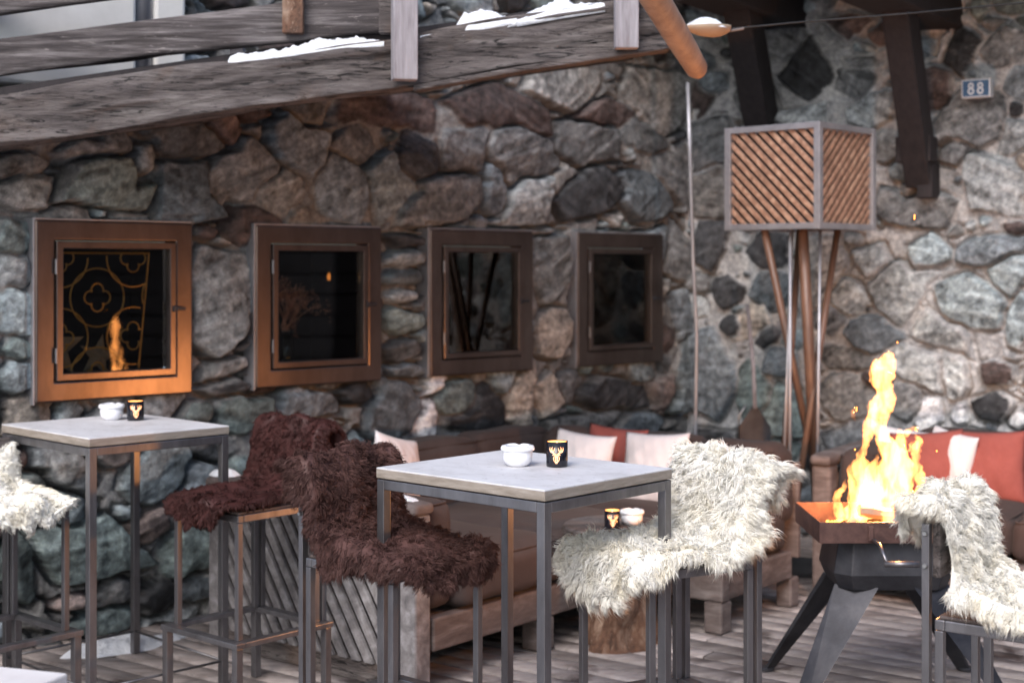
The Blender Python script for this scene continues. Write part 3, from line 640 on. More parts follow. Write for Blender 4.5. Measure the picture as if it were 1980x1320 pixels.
# ------------------------------------------------------------------ sheepskins
def catmull(P_, u):
    P_ = np.asarray(P_, float); n = len(P_) - 1; x = np.clip(u, 0, 1) * n; i = np.clip(np.floor(x).astype(int), 0, n - 1); f = (x - i)[..., None]
    g = lambda k: P_[np.clip(k, 0, n)]
    p0, p1, p2, p3 = g(i - 1), g(i), g(i + 1), g(i + 2)
    return .5 * (2 * p1 + (p2 - p0) * f + (2 * p0 - 5 * p1 + 4 * p2 - p3) * f * f + (3 * p1 - p0 - 3 * p2 + p3) * f ** 3)
def sheepskin(root_pose, matname, label, seed, length=.055, N=11000, path=None, wid=None, droop=1.0, side=0.0, rad=.0016, group=None, clump=11, curl=.10, bulk=.0):
    (cx, cy), (fx, fy) = root_pose; g = np.random.default_rng(seed)
    path = path if path is not None else [(.265, .765), (.26, .80), (.235, .835), (.10, .845), (-.06, .85), (-.15, .885), (-.185, .97), (-.20, 1.06), (-.235, 1.125), (-.285, 1.10), (-.305, 1.01)]
    wid = wid if wid is not None else [.13, .19, .245, .27, .275, .24, .21, .215, .225, .20, .13]
    def surf(u, v):
        c = catmull(path, u); w = catmull(np.array(wid)[:, None], u)[..., 0]
        w = w * (1 + .07 * np.sin(u * 17 + seed) + .05 * np.sin(u * 41 + seed * 2))
        x = v * w + side * (u - .3)
        sx = np.abs(x); over = np.maximum(sx - .20, 0)
        seatpart = 1 - sstep(.38, .55, u)
        X = np.sign(x) * (np.minimum(sx, .20) + over * (.45 * seatpart + .8 * (1 - seatpart)))
        Z = c[..., 1] - over * 1.35 * droop * seatpart + .012 * np.sin(u * 23 + v * 5 + seed) + .01 * np.sin(v * 9 + seed)
        Yy = c[..., 0] - over * .9 * (1 - seatpart) + .010 * np.sin(v * 7 + u * 11)
        Z = Z - over * .5 * (1 - seatpart)
        return np.stack([X, Yy, Z], -1)
    def frame(u, v):
        e = 1e-3; p = surf(u, v); du = (surf(u + e, v) - surf(u - e, v)); dv = (surf(u, v + e) - surf(u, v - e))
        n = np.cross(dv, du); n /= np.linalg.norm(n, axis=-1, keepdims=True) + 1e-12
        return p, n, du / (np.linalg.norm(du, axis=-1, keepdims=True) + 1e-12), dv / (np.linalg.norm(dv, axis=-1, keepdims=True) + 1e-12)
    # hide (thin two-sided sheet with thickness)
    nu, nv = 130, 60
    U, Vv = np.meshgrid(np.linspace(.001, .999, nu), np.linspace(-1, 1, nv), indexing='ij')
    p, n, du, dv = frame(U, Vv)
    # normal must point up on the seat
    sgn = 1.0 if n[40, 30, 2] > 0 else -1.0
    n = n * sgn
    plump = lambda u_, v_: (np.clip(1 - np.abs(v_) ** 6, 0, 1) * np.clip(np.minimum(u_, 1 - u_) * 14, 0, 1)) ** .5
    lump = .65 + .5 * vnoise(p[..., 0] * 26 + 30 + p[..., 2] * 20, p[..., 1] * 26 + p[..., 2] * 26 + 30, seed + 3, 3)
    top = p + n * (.004 + length * .42 * plump(U, Vv) * lump)[..., None]; bot = p - n * .004
    V = np.concatenate([top.reshape(-1, 3), bot.reshape(-1, 3)]); idx = np.arange(nu * nv).reshape(nu, nv)
    q = np.stack([idx[:-1, :-1], idx[1:, :-1], idx[1:, 1:], idx[:-1, 1:]], -1).reshape(-1, 4)
    q2 = q[:, ::-1] + nu * nv
    rim = []
    ring = list(idx[:, 0]) + list(idx[-1, 1:]) + list(idx[-2::-1, -1]) + list(idx[0, -2:0:-1])
    for a, b in zip(ring, ring[1:] + ring[:1]): rim.append((a, b, b + nu * nv, a + nu * nv))
    quads = np.concatenate([q, q2, np.array(rim)])
    hc = np.ones((len(V), 3)) * .95
    # locks
    u = g.random(N); v = g.uniform(-1, 1, N)
    ne = int(N * .22); u[:ne] = g.random(ne); v[:ne] = np.sign(g.uniform(-1, 1, ne)) * g.uniform(.93, 1.0, ne)      # denser rim
    nf = int(N * .05); u[ne:ne + nf] = g.uniform(0, .02, nf); u[ne + nf:ne + 2 * nf] = g.uniform(.98, 1, nf)
    p, n, du, dv = frame(u, v); n = n * sgn; p = p + n * (length * .22 * plump(u, v))[:, None]
    edge = lambda v_: np.clip((np.abs(v_) - .80) / .20, 0, 1)[:, None] * np.sign(v_)[:, None]
    endd = lambda u_: (sstep(.92, 1, u_) - sstep(.08, 0, u_))[:, None]
    # tufts: every lock bends towards the tip of its nearest tuft
    NC = max(300, N // clump); cu = g.random(NC); cv = g.uniform(-1, 1, NC); k_ = int(NC * .2); cv[:k_] = np.sign(cv[:k_]) * g.uniform(.9, 1, k_)
    cp, cn, cdu, cdv = frame(cu, cv); cn = cn * sgn; cp = cp + cn * (length * .22 * plump(cu, cv))[:, None]
    cd = cn * .42 + cdv * edge(cv) * .9 + cdu * endd(cu) * .9 + g.normal(0, .32, (NC, 3)) - cdu * .10 + cdv * (cv * .5)[:, None] + np.array([0, 0, -.30])
    cd /= np.linalg.norm(cd, axis=1, keepdims=True); cl_ = length * g.uniform(.7, 1.25, NC)
    near = np.empty(N, int)
    for a in range(0, N, 4000):
        dd = ((p[a:a + 4000, None, :] - cp[None]) ** 2).sum(-1); near[a:a + 4000] = dd.argmin(1)
    tip = cp[near] + cd[near] * cl_[near][:, None] + g.normal(0, length * .13, (N, 3)) + (p - cp[near]) * .45
    d0 = n * .8 + g.normal(0, .22, (N, 3)); d0 /= np.linalg.norm(d0, axis=1, keepdims=True)
    Ln = np.linalg.norm(tip - p, axis=1) * g.uniform(.75, 1.05, N); tip = p + (tip - p) / (np.linalg.norm(tip - p, axis=1, keepdims=True) + 1e-9) * Ln[:, None]
    ph = g.uniform(0, 6.28, NC)[near] + g.normal(0, .5, N)
    K = 4; side1 = np.cross(tip - p, np.array([.3, .5, .8])); side1 /= np.linalg.norm(side1, axis=1, keepdims=True); side2 = np.cross((tip - p) / (Ln[:, None] + 1e-9), side1)
    rb = rad * g.uniform(.7, 1.35, N)
    VV = np.empty((N, K * 3 + 1, 3)); CCl = np.empty((N, K * 3 + 1, 3)); tint = np.minimum(g.uniform(.93, 1.10, N) * g.uniform(.95, 1.06, NC)[near], 1.02)
    for k in range(K + 1):
        s_ = k / K; m1 = p + d0 * (Ln * .55)[:, None]
        cen = p * (1 - s_) ** 2 + m1 * 2 * s_ * (1 - s_) + tip * s_ * s_ + np.array([0, 0, -1.]) * (Ln * .18 * s_ * s_)[:, None]
        wv = curl * length * s_; cen = cen + side1 * (wv * np.sin(ph + s_ * 7))[:, None] + side2 * (wv * np.cos(ph + s_ * 7))[:, None]
        if k == K: VV[:, K * 3] = cen; CCl[:, K * 3] = tint[:, None]; break
        r = rb * (1 - s_ * .75)
        for j in range(3):
            a = j * 2 * math.pi / 3 + s_
            VV[:, k * 3 + j] = cen + (side1 * math.cos(a) + side2 * math.sin(a)) * r[:, None]; CCl[:, k * 3 + j] = tint[:, None]
    nvv = K * 3 + 1; base = (np.arange(N) * nvv)[:, None, None] + len(V)
    fl = []
    for k in range(K - 1):
        for j in range(3): j2 = (j + 1) % 3; fl.append((k * 3 + j, k * 3 + j2, (k + 1) * 3 + j2, (k + 1) * 3 + j))
    for j in range(3): j2 = (j + 1) % 3; fl.append(((K - 1) * 3 + j, (K - 1) * 3 + j2, K * 3, K * 3))
    fl = np.array(fl)[None]
    LQ = (fl + base).reshape(-1, 4)
    # triangles cannot share the quad array: split them off as true triangles
    allV = np.concatenate([V, VV.reshape(-1, 3)]); allC = np.concatenate([hc, CCl.reshape(-1, 3)])
    isq = LQ[:, 2] != LQ[:, 3]
    qs = np.concatenate([quads, LQ[isq]]); ts = LQ[~isq][:, :3]
    tri = np.concatenate([qs[:, [0, 1, 2]], qs[:, [0, 2, 3]], ts])
    rz = face(fx, fy); ca, sa = math.cos(rz), math.sin(rz)
    o = np_obj('sheepskin', allV, tri, M[matname], col=allC)
    o.location = (cx, cy, 0); o.rotation_euler.z = rz
    return tag(o, label, 'sheepskin', group)
GB, GW = 'dark brown sheepskins', 'cream sheepskins'
sheepskin(stool_spots[0][:2], 'fur_brown', 'dark brown curly sheepskin on the stool beside the sharp table', 21, .036, 30000, rad=.0019, group=GB, droop=.7, curl=.20, clump=14,
          wid=[.13, .19, .225, .245, .25, .235, .22, .23, .25, .24, .18])
sheepskin(stool_spots[1][:2], 'fur_dark', 'blurred dark brown sheepskin on the stool near the slatted sofa end', 22, .025, 16000, rad=.0022, group=GB, droop=.25, curl=.18,
          wid=[.10, .17, .205, .215, .22, .22, .23, .24, .245, .24, .19])
sheepskin(stool_spots[2][:2], 'fur_white', 'cream sheepskin behind the left table at the left edge of the photo', 23, .025, 15000, rad=.0022, group=GW, droop=.12,
          path=[(.265, .765), (.26, .80), (.235, .835), (.10, .845), (-.06, .85), (-.15, .885), (-.185, .95), (-.20, 1.0), (-.23, 1.035), (-.27, 1.01), (-.285, .95)],
          wid=[.10, .17, .20, .205, .21, .20, .20, .20, .20, .18, .14])
sheepskin(stool_spots[3][:2], 'fur_white', 'shaggy cream sheepskin on the stool right of the sharp table', 24, .046, 34000, rad=.0021, group=GW, droop=.75, side=-.02, curl=.14, clump=16,
          path=[(.275, .70), (.27, .775), (.24, .83), (.10, .84), (-.05, .845), (-.14, .88), (-.185, .97), (-.205, 1.06), (-.24, 1.12), (-.285, 1.09), (-.30, 1.0)],
          wid=[.13, .19, .235, .25, .25, .24, .235, .24, .25, .23, .17])
sheepskin(stool_spots[4][:2], 'fur_white', 'shaggy cream sheepskin on the stool in front of the fire', 25, .040, 32000, rad=.0020, group=GW, droop=.6, curl=.14, clump=16,
          wid=[.13, .19, .23, .24, .24, .20, .18, .20, .215, .20, .14])

# ------------------------------------------------------------------ ashtrays and candles
def ashtray(label, loc, sc=1.0, group='white porcelain ashtrays'):
    r = thing('ashtray', label, 'ashtray', loc, .4, group); r.scale = (1, 1, 1.04)
    MB().lathe([(.032 * sc, 0), (.036 * sc, .004 * sc), (.040 * sc, .006 * sc), (.049 * sc, .02 * sc), (.051 * sc, .050 * sc), (.047 * sc, .052 * sc), (.044 * sc, .02 * sc)], seg=40).build('bowl', M['porcelain'], r, smooth=True)
    m = MB(); seg = 64; prof = [(.051, .049), (.057, .052), (.058, .058), (.054, .066), (.040, .069), (.036, .062), (.034, .052)]
    vs = []; fs = []
    for k in range(seg):
        a = 2 * math.pi * k / seg; notch = math.exp(-((((a * 3 / (2 * math.pi)) % 1) - .5) / .10) ** 2)
        for i, (q, z) in enumerate(prof): vs.append((q * sc * math.cos(a), q * sc * math.sin(a), (z - (.005 * notch if i in (3, 4) else 0)) * sc))
    n = len(prof)
    for k in range(seg):
        for i in range(n - 1): k2 = (k + 1) % seg; fs.append((k * n + i, k2 * n + i, k2 * n + i + 1, k * n + i + 1))
    m.add(vs, fs).build('lid', M['porcelain'], r, smooth=True); return r
TT = 1.1001
def on_table(px, py, z=TT): p = PZ(px, py, z); return (p[0], p[1], z)
ashtray('white porcelain ashtray on the sharp central table', on_table(1001, 900))
ashtray('white porcelain ashtray on the table under the fire-lit window', on_table(216, 811))
def stag(r, z0, h, ang0):
    """stag head outline pieces as (x,z) polylines and blobs wrapped round a cylinder of radius r"""
    m = MB()
    def wrap(x, z, off=.0006): a = ang0 + x / r; return ((r + off) * math.cos(a), (r + off) * math.sin(a), z0 + z)
    def ribbon(pts, w):
        vs = []; n = len(pts)
        for i, (x, z) in enumerate(pts):
            a = pts[max(i - 1, 0)]; b = pts[min(i + 1, n - 1)]; dx, dz = b[0] - a[0], b[1] - a[1]; L = math.hypot(dx, dz); nx, nz = -dz / L, dx / L
            ww = w[i] if isinstance(w, list) else w; vs += [wrap(x + nx * ww, z + nz * ww), wrap(x - nx * ww, z - nz * ww)]
        m.add(vs, [(2 * i, 2 * i + 1, 2 * i + 3, 2 * i + 2) for i in range(n - 1)])
    def blob(poly):
        m.add([wrap(x, z) for x, z in poly], [tuple(range(len(poly)))])
    for s_ in (-1, 1):
        ribbon([(s_ * .004 * h, .48 * h), (s_ * .13 * h, .56 * h), (s_ * .24 * h, .70 * h), (s_ * .27 * h, .84 * h), (s_ * .22 * h, .95 * h)], [.030 * h, .04 * h, .035 * h, .025 * h, .006 * h])
        ribbon([(s_ * .15 * h, .58 * h), (s_ * .34 * h, .66 * h), (s_ * .41 * h, .80 * h), (s_ * .38 * h, .93 * h)], [.035 * h, .035 * h, .025 * h, .006 * h])
        ribbon([(s_ * .20 * h, .66 * h), (s_ * .13 * h, .76 * h), (s_ * .10 * h, .90 * h)], [.03 * h, .028 * h, .006 * h])
        ribbon([(s_ * .27 * h, .65 * h), (s_ * .33 * h, .78 * h), (s_ * .30 * h, .88 * h)], [.02 * h, .018 * h, .005 * h])
        ribbon([(s_ * .06 * h, .44 * h), (s_ * .18 * h, .50 * h), (s_ * .24 * h, .47 * h)], [.04 * h, .035 * h, .008 * h])
        ribbon([(s_ * .14 * h, .38 * h), (s_ * .17 * h, .28 * h), (s_ * .13 * h, .16 * h), (s_ * .06 * h, .08 * h)], [.03 * h, .02 * h, .02 * h, .02 * h])
        ribbon([(s_ * .06 * h, .36 * h), (s_ * .045 * h, .22 * h), (s_ * .05 * h, .06 * h)], [.03 * h, .03 * h, .015 * h])
    blob([(-.13 * h, .44 * h), (-.08 * h, .52 * h), (0, .50 * h), (.08 * h, .52 * h), (.13 * h, .44 * h), (.08 * h, .36 * h), (0, .33 * h), (-.08 * h, .36 * h)])
    blob([(-.05 * h, .0), (.05 * h, 0), (.08 * h, .08 * h), (0, .12 * h), (-.08 * h, .08 * h)])
    return m
def candle(label, loc, ang=-90, r=.0365, h=.085):
    t_ = thing('candle_holder', label, 'candle', loc, 0, 'black candle glasses with a lit stag head')
    g = MB().lathe([(r * .96, 0), (r, .004), (r, h), (r - .0025, h), (r - .0035, .012)], seg=40, close=False).build('glass', M['black_glass'], t_, smooth=True)
    MB().lathe([(r - .0042, h - .030), (r - .0034, h - .0015)], seg=40, close=True).build('glowing_rim', M['glow'], t_, smooth=True)
    MB().lathe([(r - .006, .012), (r - .006, h - .035), (.002, h - .036)], seg=24).build('wax', M['glow'], t_, smooth=True)
    MB().lathe([(.001, h - .036), (.006, h - .027), (.005, h - .016), (.0008, h - .003)], seg=12).build('flame', M['glow_hot'], t_, smooth=True)
    stag(r, h * .16, h * .70, R(ang)).build('stag_emblem', M['emblem'], t_)
    return t_
candle('lit black candle glass with stag head on the sharp central table', on_table(1077, 901), -95)
candle('lit black candle glass with stag head on the table under the fire-lit window', on_table(262, 812), -72)

# ------------------------------------------------------------------ polygon clipping for diagonal slats
def clip_rect(poly, x0, x1, y0, y1):
    def cl(poly, f, inter):
        out = []
        for i in range(len(poly)):
            a, b = poly[i - 1], poly[i]; fa, fb = f(a), f(b)
            if fa >= 0: out.append(a) if False else None
            if fa >= 0 and fb >= 0: out.append(b)
            elif fa >= 0 > fb: t = fa / (fa - fb); out.append((a[0] + (b[0] - a[0]) * t, a[1] + (b[1] - a[1]) * t))
            elif fb >= 0: t = fa / (fa - fb); out.append((a[0] + (b[0] - a[0]) * t, a[1] + (b[1] - a[1]) * t)); out.append(b)
        return out
    for f in (lambda p: p[0] - x0, lambda p: x1 - p[0], lambda p: p[1] - y0, lambda p: y1 - p[1]):
        if len(poly) < 3: return []
        poly = cl(poly, f, None)
    return poly
def slats(m, x0, x1, y0, y1, ang, w, pitch, o, ux, uy, nrm, th):
    d = np.array([math.cos(ang), math.sin(ang)]); q = np.array([-d[1], d[0]]); c = np.array([(x0 + x1) / 2, (y0 + y1) / 2]); L = math.hypot(x1 - x0, y1 - y0)
    k = -L / 2
    while k < L / 2:
        p = [c + q * (k + a) + d * b * L for a, b in ((0, -1), (0, 1), (w, 1), (w, -1))]
        p = [c + q * k - d * L, c + q * k + d * L, c + q * (k + w) + d * L, c + q * (k + w) - d * L]
        poly = clip_rect([tuple(a) for a in p], x0, x1, y0, y1)
        cl2 = []
        for a in poly:
            if not cl2 or math.hypot(a[0] - cl2[-1][0], a[1] - cl2[-1][1]) > 1e-5: cl2.append(a)
        if len(cl2) > 2: m.prism(cl2, o, ux, uy, nrm, th * random.uniform(.92, 1.05))
        k += pitch

# ------------------------------------------------------------------ L-shaped sofa
SA = math.atan2(-.626, .78)
sofa = thing('corner_sofa', 'deep L-shaped sofa with brown cushions, grey wood frame and slatted end, along the left wall', 'sofa', (-1.40, 6.86, 0), SA)
m = MB()                                                     # end panel facing the camera side (local y = 0)
EX = 1.32
def cap_bar(m, x0, x1, y, z, w=.09, h=.05):
    m.soft(((x0 + x1) / 2, y, z), (x1 - x0, w, h), .024, .004, 8)
MB().box((.04, 0, .37), (.09, .09, .74)).build('post', M['slatgrey'], sofa, bevel=.01)
MB().box((EX - .055, .0, .37), (.11, .10, .74)).build('post', M['slatgrey'], sofa, bevel=.012)
m = MB(); slats(m, .09, EX - .115, .09, .70, R(-57), .040, .066, (0, -.035, 0), (1, 0, 0), (0, 0, 1), (0, -1, 0), .022); m.build('slatted_panel', M['slatgrey'], sofa, bevel=.003)
MB().box((EX / 2, .037, .40), (EX - .2, .012, .66)).build('panel_backing', M['blackwood'], sofa)
MB().box((EX / 2 - .02, -.005, .045), (EX - .24, .07, .09)).build('bottom_rail', M['oldwood'], sofa, bevel=.006)
m = MB(); m.soft((EX / 2, .0, .765), (EX + .02, .14, .06), .028, .003, 10); m.build('arm_cap', M['sofawood'], sofa, smooth=True)
m = MB(); g = random.Random(4)
# front rails, wood base
MB().box((EX - .035, 1.6 / 2 + .03, .225), (.07, 1.53, .14)).build('front_rail', M['sofawood'], sofa, bevel=.01)
MB().box((EX + .24, 1.635, .225), (.50, .07, .14)).build('front_rail', M['sofawood'], sofa, bevel=.01)
MB().box((1.80 - .035, 2.0, .225), (.07, .66, .14)).build('side_rail', M['sofawood'], sofa, bevel=.01)
for x, y, w in ((1.755, 1.65, .10), (1.755, 2.36, .09), (EX - .06, .86, .11), (EX - .06, 1.64, .11), (.05, 2.35, .09)):
    MB().box((x, y, .077), (w, w, .153)).build('foot', M['sofawood'], sofa, bevel=.01)
MB().box((EX / 2, 1.2, .285), (EX - .15, 2.3, .02)).build('seat_board', M['oldwood'], sofa)
MB().box((1.5, 2.02, .285), (.46, .66, .02)).build('seat_board', M['oldwood'], sofa)
MB().box((.015, 1.2, .50), (.03, 2.3, .50)).build('back_board', M['sofawood'], sofa, bevel=.004)
MB().box((.93, 2.405, .50), (1.74, .03, .50)).build('back_board', M['sofawood'], sofa, bevel=.004)
def cush(name, c, d, par, r=.06, puff=.02, M3=None, mat='fabric', seed=1):
    o = MB().soft(c, d, r, puff, 12, M3, .0045, seed).build(name, M[mat], par, smooth=True, weld=True)
    k = r * .30; hx, hy, hz = (q / 2 - k * .96 for q in d); zz = c[2] + hz; pts = []
    for sx, sy, a0 in ((1, 1, 0), (-1, 1, 90), (-1, -1, 180), (1, -1, 270)):
        for q in range(5): a = R(a0 + q * 22.5); pts.append((c[0] + sx * (hx - .03) + .03 * math.cos(a), c[1] + sy * (hy - .03) + .03 * math.sin(a), zz))
    MB().tube(pts + [pts[0]], .006, 6, False).build('piping', M[mat], o, smooth=True); return o
cush('arm_cushion', (EX / 2 + .12, .135, .55), (1.02, .17, .46), sofa, .05, .012, seed=2)
cush('seat_cushion', (.80, .60, .41), (1.06, .74, .21), sofa, .05, .018, seed=3)
cush('seat_cushion', (.80, 1.36, .41), (1.06, .74, .21), sofa, .05, .018, seed=4)
cush('seat_cushion', (.93, 2.02, .41), (.90, .56, .21), sofa, .05, .018, seed=5)
cush('seat_cushion', (1.58, 2.0, .41), (.40, .62, .21), sofa, .05, .018, seed=6)
for k, y in enumerate((.62, 1.30, 1.96)): cush('back_cushion', (.15, y, .63), (.24, .68, .42), sofa, .07, .02, seed=7 + k)
for k, x in enumerate((.52, 1.06, 1.55)): cush('back_cushion', (x, 2.27, .63), (.52 if k < 2 else .46, .22, .42), sofa, .07, .02, seed=11 + k)

# ------------------------------------------------------------------ right sofa
SB = math.atan2(-.55, .835)
sr = thing('sofa', 'sofa with brown cushions and rounded wooden arm behind the fire, at the right edge', 'sofa', (1.60, 7.75, 0), SB)
MB().box((.055, .06, .36), (.11, .12, .72)).build('post', M['sofawood'], sr, bevel=.02)
MB().box((.055, .56, .36), (.09, .86, .62)).build('arm_panel', M['sofawood'], sr, bevel=.01)
m = MB(); m.soft((.055, .5, .745), (.13, 1.04, .07), .033, .0, 10); m.build('arm_cap', M['sofawood'], sr, smooth=True)
cush('arm_cushion', (.20, .48, .55), (.17, .82, .46), sr, .05, .015, seed=21)
MB().box((1.5, .04, .225), (2.76, .07, .14)).build('front_rail', M['sofawood'], sr, bevel=.01)
for x in (.95, 1.9): MB().box((x, .06, .077), (.10, .10, .153)).build('foot', M['sofawood'], sr, bevel=.01)
MB().box((1.5, .5, .285), (2.76, .84, .02)).build('seat_board', M['oldwood'], sr)
for k, x in enumerate((.65, 1.40, 2.15)): cush('seat_cushion', (x, .42, .41), (.73, .76, .21), sr, .05, .02, seed=22 + k)
for k, x in enumerate((.65, 1.40, 2.15)): cush('back_cushion', (x, .87, .62), (.73, .20, .44), sr, .07, .02, seed=26 + k)
MB().box((1.5, 1.0, .50), (2.86, .04, .56)).build('back_board', M['sofawood'], sr, bevel=.004)

# ------------------------------------------------------------------ pillows
def pillow(c, size, nx, ny, tilt, mat, label, roll=0, seed=0, group=None, th=.075):
    n = 22; g = np.linspace(-1, 1, n + 1); A, B = np.meshgrid(g, g, indexing='ij'); rr = random.Random(seed); ph = [rr.uniform(0, 6) for _ in range(4)]
    prof = ((1 - A ** 2).clip(0) ** .55 * (1 - B ** 2).clip(0) ** .55)
    pin = 1 - .07 * (1 - np.abs(A) ** 2) * np.abs(B) ** 3; pin2 = 1 - .07 * (1 - np.abs(B) ** 2) * np.abs(A) ** 3
    X = A * pin2 * size / 2; Z = B * pin * size / 2
    T = prof * th * (1 + .06 * np.sin(A * 9 + ph[0]) * np.sin(B * 7 + ph[1])) + .003 * np.sin(A * 19 + B * 8 + ph[2]) * prof
    f = np.stack([X, -T, Z], -1).reshape(-1, 3); b = np.stack([X, T + .001, Z], -1).reshape(-1, 3)
    idx = np.arange((n + 1) ** 2).reshape(n + 1, n + 1)
    q = np.stack([idx[:-1, :-1], idx[1:, :-1], idx[1:, 1:], idx[:-1, 1:]], -1).reshape(-1, 4)
    o = np_obj('pillow', np.concatenate([f, b]), np.concatenate([q, q[:, ::-1] + len(f)]), M[mat])
    w = o.modifiers.new('weld', 'WELD'); w.merge_threshold = .002
    nd = Vector((nx, ny, 0)).normalized(); rz = math.atan2(nd.x, -nd.y)
    o.matrix_world = Matrix.Translation(Vector(c)) @ Matrix.Rotation(rz, 4, 'Z') @ Matrix.Rotation(-tilt, 4, 'X') @ Matrix.Rotation(roll, 4, 'Y')
    return tag(o, label, 'pillow', group)
GP = 'scatter pillows on the sofas'
pillow(P(1122, 905, 7.85), .40, -.626, -.78, R(14), 'white_fab', 'white pillow directly behind the sharp table candle', R(3), 1, GP)
pillow(P(1265, 908, 7.80), .41, -.626, -.78, R(14), 'white_fab', 'white pillow beside the cream fleece of the stool at the sharp table', R(-3), 2, GP)
pillow(P(1188, 893, 8.05), .40, -.626, -.78, R(10), 'red_fab', 'terracotta pillow peeping out behind the two white ones', R(2), 3, GP)
pillow(P(768, 915, 7.15), .38, .78, -.4, R(10), 'white_fab', 'white pillow corner showing between the brown fleece and the sharp table', R(14), 4, GP)
pillow(P(1912, 902, 7.85), .40, -.50, -.86, R(14), 'red_fab', 'whole terracotta pillow at the right edge of the photo', R(-3), 5, GP)
pillow(P(1835, 896, 7.98), .37, -.9, -.4, R(10), 'white_fab', 'white pillow wedged between the two terracotta ones', R(6), 6, GP)
pillow(P(1795, 902, 7.98), .40, -.4, -.9, R(14), 'red_fab', 'terracotta pillow partly hidden by the flames', R(-6), 7, GP)
pillow(P(1752, 893, 8.10), .38, -.55, -.83, R(10), 'white_fab', 'white pillow furthest left on the right sofa, behind the flames', R(5), 8, GP)

# ------------------------------------------------------------------ stump table with its candle
sp = PZ(1198, 1245, 0); sp = (sp[0], sp[1], 0)
st = thing('stump_table', 'low table made of a knotty tree stump below the cream fleece', 'stump table', sp)
vs = []; fs = []; nz, ns = 60, 120; g = random.Random(8)
for i in range(nz):
    z = .52 * i / (nz - 1)
    for k in range(ns):
        a = 2 * math.pi * k / ns
        r = .155 + .018 * math.sin(3 * a + 1) + .010 * math.sin(7 * a + z * 9) + .012 * math.sin(a * 5 - z * 14) + .02 * max(0, 1 - z / .12) + .010 * math.sin(z * 22 + a * 2)
        kn = math.exp(-(((a - R(285)) / .35) ** 2 + ((z - .25) / .08) ** 2)); r += .035 * kn - .03 * math.exp(-(((a - R(285)) / .15) ** 2 + ((z - .25) / .035) ** 2))
        r += .016 * float(vnoise(np.array([math.cos(a) * 3 + 9 + z * 2]), np.array([math.sin(a) * 3 + 9 + z * 7]), 77, 5, .65)[0])
        vs.append((r * math.cos(a), r * math.sin(a), z))
for i in range(nz - 1):
    for k in range(ns): k2 = (k + 1) % ns; fs.append((i * ns + k, i * ns + k2, (i + 1) * ns + k2, (i + 1) * ns + k))
fs.append(tuple((nz - 1) * ns + k for k in range(ns)))
MB().add(vs, fs).build('stump', M['bark'], st, smooth=True)
MB().lathe([(.02, .52), (.255, .521), (.27, .53), (.27, .555), (.26, .565), (.02, .566)], seg=48).build('tabletop', M['oldwood'], st, smooth=False)
q = P(1184, 1000, 6.70); candle('lit black candle glass on the low stump table behind the cream fleece', (q[0], q[1], .5665))
q = P(1222, 1000, 6.80); ashtray('white porcelain ashtray on the low stump table', (q[0], q[1], .5665))

# ------------------------------------------------------------------ fire bowl
FX, FY = 1.56, 6.065
fb = thing('fire_bowl', 'rusty rectangular fire bowl on four splayed dark steel legs', 'fire bowl', (FX, FY, 0))
m = MB(); hx, hy, z0, z1, t_ = .325, .25, .665, .75, .006
for s_ in (-1, 1):
    m.box((0, s_ * (hy - t_ / 2), (z0 + z1) / 2), (2 * hx, t_, z1 - z0)); m.box((s_ * (hx - t_ / 2), 0, (z0 + z1) / 2), (t_, 2 * hy - 2 * t_ - .001, z1 - z0))
m.box((0, 0, z0 + .004), (2 * hx - .014, 2 * hy - .014, .006))
m.build('tray', M['rust'], fb, bevel=.0015)
for x in (-.12, .16): MB().box((x, -hy - .006, .705), (.022, .010, .06)).build('hinge', M['rust'], fb, bevel=.003)
# pedestal: chamfered funnel
def ring(x, y, c, z): return [(-x + c, -y, z), (x - c, -y, z), (x, -y + c, z), (x, y - c, z), (x - c, y, z), (-x + c, y, z), (-x, y - c, z), (-x, -y + c, z)]
ra = ring(.222, .185, .05, z0 - .001); rb_ = ring(.245, .205, .06, .525); rc = ring(.220, .18, .05, .46)
n = 8; fs = [tuple(range(n))] + [(i, i + n, (i + 1) % n + n, (i + 1) % n) for i in range(n)] + [(i + n, i + 2 * n, (i + 1) % n + 2 * n, (i + 1) % n + n) for i in range(n)] + [tuple(reversed(range(2 * n, 3 * n)))]
MB().add(ra + rb_ + rc, fs).build('pedestal', M['steel_dark'], fb, bevel=.004)
def leg(sx, sy):
    m = MB(); top = [(sx * .235, sy * .11, .475), (sx * .07, sy * .19, .475), (sx * .09, sy * .17, .475), (sx * .215, sy * .10, .475)]
    f = (sx * .46, sy * .34, 0)
    bot = [(f[0], f[1] - sy * .035, 0.0), (f[0] - sx * .055, f[1], 0), (f[0] - sx * .05, f[1] - sy * .02, 0), (f[0] - sx * .01, f[1] - sy * .045, 0)]
    m.add(top + bot, [(0, 1, 5, 4), (1, 2, 6, 5), (2, 3, 7, 6), (3, 0, 4, 7), (0, 3, 2, 1), (4, 5, 6, 7)])
    o = m.build('leg', M['steel_dark'], fb, bevel=.003)
    MB().lathe([(.035, 0), (.036, .012), (.03, .016)], (f[0] - sx * .02, f[1] - sy * .02, 0), 20).build('foot', M['steel_dark'], o)
for sx in (-1, 1):
    for sy in (-1, 1): leg(sx, sy)
m = MB(); a = P(1702, 1053, 5.70) - np.array([FX, FY, 0]); b = P(1706, 1066, 5.66) - np.array([FX, FY, 0]); c = P(1716, 1090, 5.62) - np.array([FX, FY, 0]); d = P(1778, 1091, 5.60) - np.array([FX, FY, 0])
m.tube([a + np.array([0, .12, 0]), a, b, c], .0075, 10); m.tube([c - np.array([.012, 0, 0]), d], .012, 12); m.build('crank_handle', M['steel'], fb, smooth=True)
